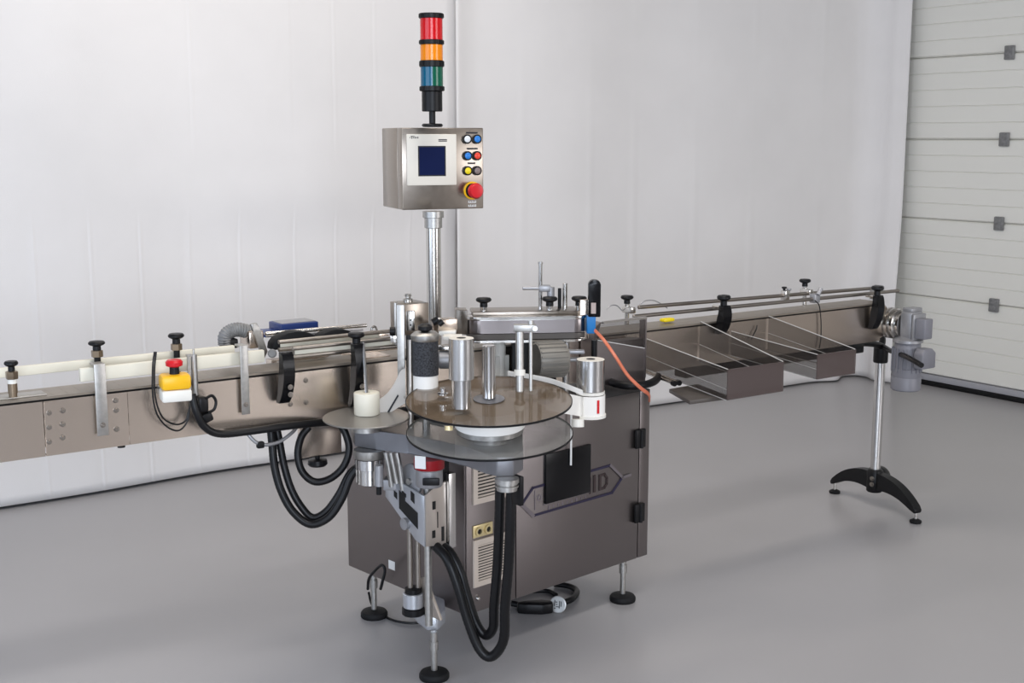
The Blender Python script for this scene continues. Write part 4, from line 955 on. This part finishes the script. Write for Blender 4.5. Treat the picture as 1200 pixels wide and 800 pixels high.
# ------------------------------------------------------------------ hoses and cables
def hose(pts, r, label, mm='blackcable', cat='hose', ribs=.018): return tag(MB().tube(pts, r, 12, 14, ribs).build('corrugated_hose', mm), label, cat, 'black corrugated hoses')
hose([at_y(x, y, Y) for x, y, Y in ((225, 462, 3.40), (230, 482, 3.39), (240, 500, 3.39), (258, 508, 3.39), (290, 505.5, 3.39), (330, 500, 3.40), (365, 496, 3.42), (392, 494, 3.46))], .0115, 'thick black hose running along the lower edge of the left conveyor')
hose([at_y(x, y, Y) for x, y, Y in ((268, 507, 3.43), (300, 503, 3.43), (340, 498.5, 3.44), (385, 497, 3.48))], .006, 'thinner black cable just below the left conveyor edge')
hose([at_y(x, y, Y) for x, y, Y in ((290, 508, 3.42), (300, 518, 3.41), (312, 521, 3.41), (328, 517, 3.42), (342, 507, 3.43), (348, 500, 3.45))], .0055, 'short grey cable loop with a black end under the left conveyor', 'castgrey')
p = at_y(305, 521, 3.41); tag(MB().box(p, (.022, .018, .020), bev=.004).build('cable_end', 'black'), 'small black connector on the grey cable loop', 'connector')
for dx, dr_, lb in ((0, 0, 'outer of the two black hoses hanging left of the cabinet'), (8.5, -.0, 'inner of the two black hoses hanging left of the cabinet')):
    k = dx/8.5
    pts = [(317+7*k, 500), (319+9*k, 520), (322+11*k, 548-2*k), (330+11*k, 576-4*k), (344+8*k, 600-8*k), (364+2*k, 614-8*k), (385-3*k, 606-7*k), (400-3*k, 585-6*k), (410-1*k, 560-4*k), (420, 546)]
    hose([at_d(x, y, 3.83+.02*k) for x, y in pts], .0125 if not k else .0115, lb)
hose([at_d(x, y, 3.86) for x, y in ((362, 500), (353, 512), (349, 532), (354, 552), (368, 564), (386, 561), (402, 547), (409, 527), (405, 508), (398, 497))], .0115, 'round black hose loop hanging below the small grey disc')
for k, lb in ((0, 'outer of the two thick black hoses looping to the floor before the vents'), (1, 'inner of the two thick black hoses looping to the floor before the vents')):
    x0 = 600 if k == 0 else 587
    pts = [(x0-1, 566), (x0-2, 610), (x0-4, 660), (x0-8, 710), ((590 if k == 0 else 578), (750 if k == 0 else 735)), ((576 if k == 0 else 569), (769 if k == 0 else 744)), ((562 if k == 0 else 558), (760 if k == 0 else 730)), ((548, 548)[k], (726, 700)[k]), ((536, 540)[k], (685, 672)[k]), ((524, 528)[k], (655, 648)[k]), ((510, 514)[k], (639, 636)[k])]
    dd = [3.44, 3.45, 3.47, 3.49, 3.51, 3.53, 3.54, 3.55, 3.56, 3.58, 3.62]
    hose([at_h(x, y, D+.035*k) for (x, y), D in zip(pts, dd)], (.0150, .0145)[k], lb)
wire([at_d(x, y, D) for x, y, D in ((431, 690, 4.25), (432, 679, 4.22), (437, 671, 4.19), (447, 662, 4.14), (451, 668, 4.13), (448, 682, 4.14), (446, 690, 4.16))], .005, 'power_cable', 'bent black cable rising beside the left rear cabinet foot')
wire([at_z(x, y, z) for x, y, z in ((432, 694, .06), (436, 708, .03), (447, 719, .006), (462, 727, .006), (482, 730, .006), (500, 728, .006))], .0045, 'power_cable', 'thin black cable lying on the floor between the left foot and the column foot')
cord = [at_z(x, y, z) for x, y, z in ((600, 707, .012), (620, 710, .012), (645, 708, .012), (668, 703, .012), (676, 693, .012), (668, 687, .012), (650, 684, .012))]
mc = thing('mains_cable', 'thick black mains cable with plug and round silver tag under the cabinet', 'cable', at_z(640, 706, 0))
MB().tube(cord, .011, 10).build('cord', 'blackcable', mc)
MB().tube([at_z(x, y, .008) for x, y in ((598, 700), (612, 694), (640, 692), (652, 697))], .008, 10).build('cord', 'blackcable', mc)
pg0, pg1 = at_z(606, 712, .02), at_z(648, 711, .02)
pgx = (pg1-pg0).normalized(); pgy = V((-pgx.y, pgx.x, 0)); pgl = (pg1-pg0).length
MB().prism([pg0+pgy*a+pgx*b_-Z*.018 for b_, a in ((0, -.012), (.03, -.022), (pgl*.7, -.030), (pgl, -.018), (pgl, .018), (pgl*.7, .030), (.03, .022), (0, .012))], Z*.038, .008).build('plug', 'black', mc)
ct = at_z(654, 718, .0); tgd = V((.55, -.75, .25)).normalized()
cc2 = at_d(654, 708, (ct-CAM).dot(FW)-.0)
tgn = (-V((HX, HY, 0))*.95+RT*(-.35)+Z*.25).normalized()
tg_ = MB().lathe([(0, 0), (.030, 0), (.030, .003), (.027, .004), (.027, .003), (0, .003)], cc2, tgn, 28).build('tag_disc', 'tagsilver', mc)
f_, q1, q2 = frame(tgn); zz = (Z-tgn*Z.dot(tgn)).normalized(); xx = zz.cross(tgn)
for a, z, w_, h_ in ((-.012, .004, .003, .022), (-.006, .008, .007, .003), (-.004, .0, .005, .003), (.006, .0, .003, .026), (.012, .003, .003, .018), (.0, -.008, .012, .003), (-.010, -.014, .006, .003)):
    MB().box(cc2+xx*a+zz*z+tgn*.0034, (w_, h_, .001), ax=(xx, zz, tgn)).build('tag_mark', 'inkblack', tg_)

# ================================================================== SIDE GRIP UNIT BEHIND THE LEFT CONVEYOR
YR = 3.66
ru = thing('side_grip_unit', 'side belt unit with black foam wheels and motor behind the left conveyor', 'belt unit', (1.68, 3.68, ZR))
def ry(x, y, Y=YR): return at_y(x, y, Y)
hz = ry(268, 404)
MB().tube([ry(264, 404), ry(264, 394), ry(270, 388), ry(280, 386), ry(292, 389)], .022, 14, 8, .05).build('conduit', 'hingegrey', ru)
MB().box(ry(268, 402), (.05, .04, .03), bev=.006).build('conduit_end', 'black', ru)
MB().box(ry(276, 388, 3.69), (.05, .05, .028), bev=.008).build('motor_cover', 'black', ru)
MB().box(ry(282, 391, 3.665), (.022, .006, .020), bev=.002).build('motor_label', 'inkwhite', ru)
MB().box(ry(295, 396), (.05, .08, .055), bev=.006).build('gear_block', 'steel', ru)
MB().prism([ry(x, y, 3.60) for x, y in ((294, 380), (301, 378), (306, 388), (314, 412), (310, 420), (305, 410), (297, 388))], (0, .012, 0), .002).build('lever_plate', 'galv', ru)
MB().cyl(ry(319, 414, 3.585), ry(319, 414, 3.555), .014, 18, .003).build('lever_pivot', 'hingegrey', ru)
zr1 = ry(312, 391).z
MB().cyl(ry(310, 391), ry(430, 381), .0065, 14, .003).build('support_tube', 'steelbright', ru)
MB().cyl(ry(312, 394, 3.74), ry(425, 386, 3.74), .004, 12).build('support_tube', 'castgrey', ru)
for px, wd_ in ((352, 76), (390, 44)):
    pass
for x0, x1, y0, y1 in ((318, 373, 402, 392), (370, 417, 398, 390)):
    c0 = ry(x0, y0, 3.60); c1 = ry(x1, y1, 3.60); L = (c1-c0).length; cmid = (c0+c1)/2
    pts = [(-L/2, -.028), (L/2, -.028)]+[(L/2*math.cos(math.pi*k/10), -.026+.05*math.sin(math.pi*k/10)**.8) for k in range(1, 10)]
    MB().prism([V((cmid.x+a, 3.59, cmid.z+z)) for a, z in pts], (0, .05, 0), .005).build('foam_wheel', 'rubber', ru)
b_x0 = ry(322, 400).x
MB().bb((ry(315, 400).x, 3.645, ZR-.03), (ry(465, 400).x, 3.69, ZR-.005), .003).build('unit_bed', 'steel', ru)
MB().prism([ry(x, y, 3.70) for x, y in ((424, 398), (458, 393), (444, 388), (430, 390))], (0, .03, 0), .002).build('end_plate', 'steel', ru)
MB().bb((b_x0, YF+.001, ZR-.03), (b_x0+.04, 3.646, ZR-.008), .002).bb((b_x0+.18, YF+.001, ZR-.03), (b_x0+.22, 3.646, ZR-.008), .002).build('mount_bracket', 'galv', ru)
MB().tube([ry(434, 392), ry(436, 384), ry(440, 383), ry(443, 392)], .004, 8).build('spring_clip', 'chrome', ru)
zr1 = at_y(312, 393, 3.80).z-.012
MB().bb((ry(320, 390, 3.8).x, 3.67, zr1+.004), (ry(362, 390, 3.8).x, 3.86, zr1+.0095), .001).bb((ry(320, 390, 3.8).x, 3.67, ZR-.025), (ry(362, 390, 3.8).x, 3.676, zr1+.004), .001).build('box_shelf', 'galv', ru)
bx = thing('blue_box', 'dark blue open box resting on the side belt unit', 'box', ry(340, 392, 3.82))
b0 = ry(306, 388, 3.80); b1 = ry(345, 386, 3.80); b2 = ry(369, 386, 3.80); hgt = .035
MB().bb((b0.x, 3.77, zr1+.010), (b1.x, 3.86, zr1+.026), .003).build('tray_base', 'bluebox', bx)
MB().bb((ry(325, 388, 3.8).x, 3.77, zr1+.010), (b2.x, 3.87, zr1+.048), .004).build('box_body', 'bluebox', bx)
MB().bb((ry(325, 388, 3.8).x+.008, 3.782, zr1+.0482), (b2.x-.006, 3.862, zr1+.0495)).build('box_lid', 'castgrey', bx)
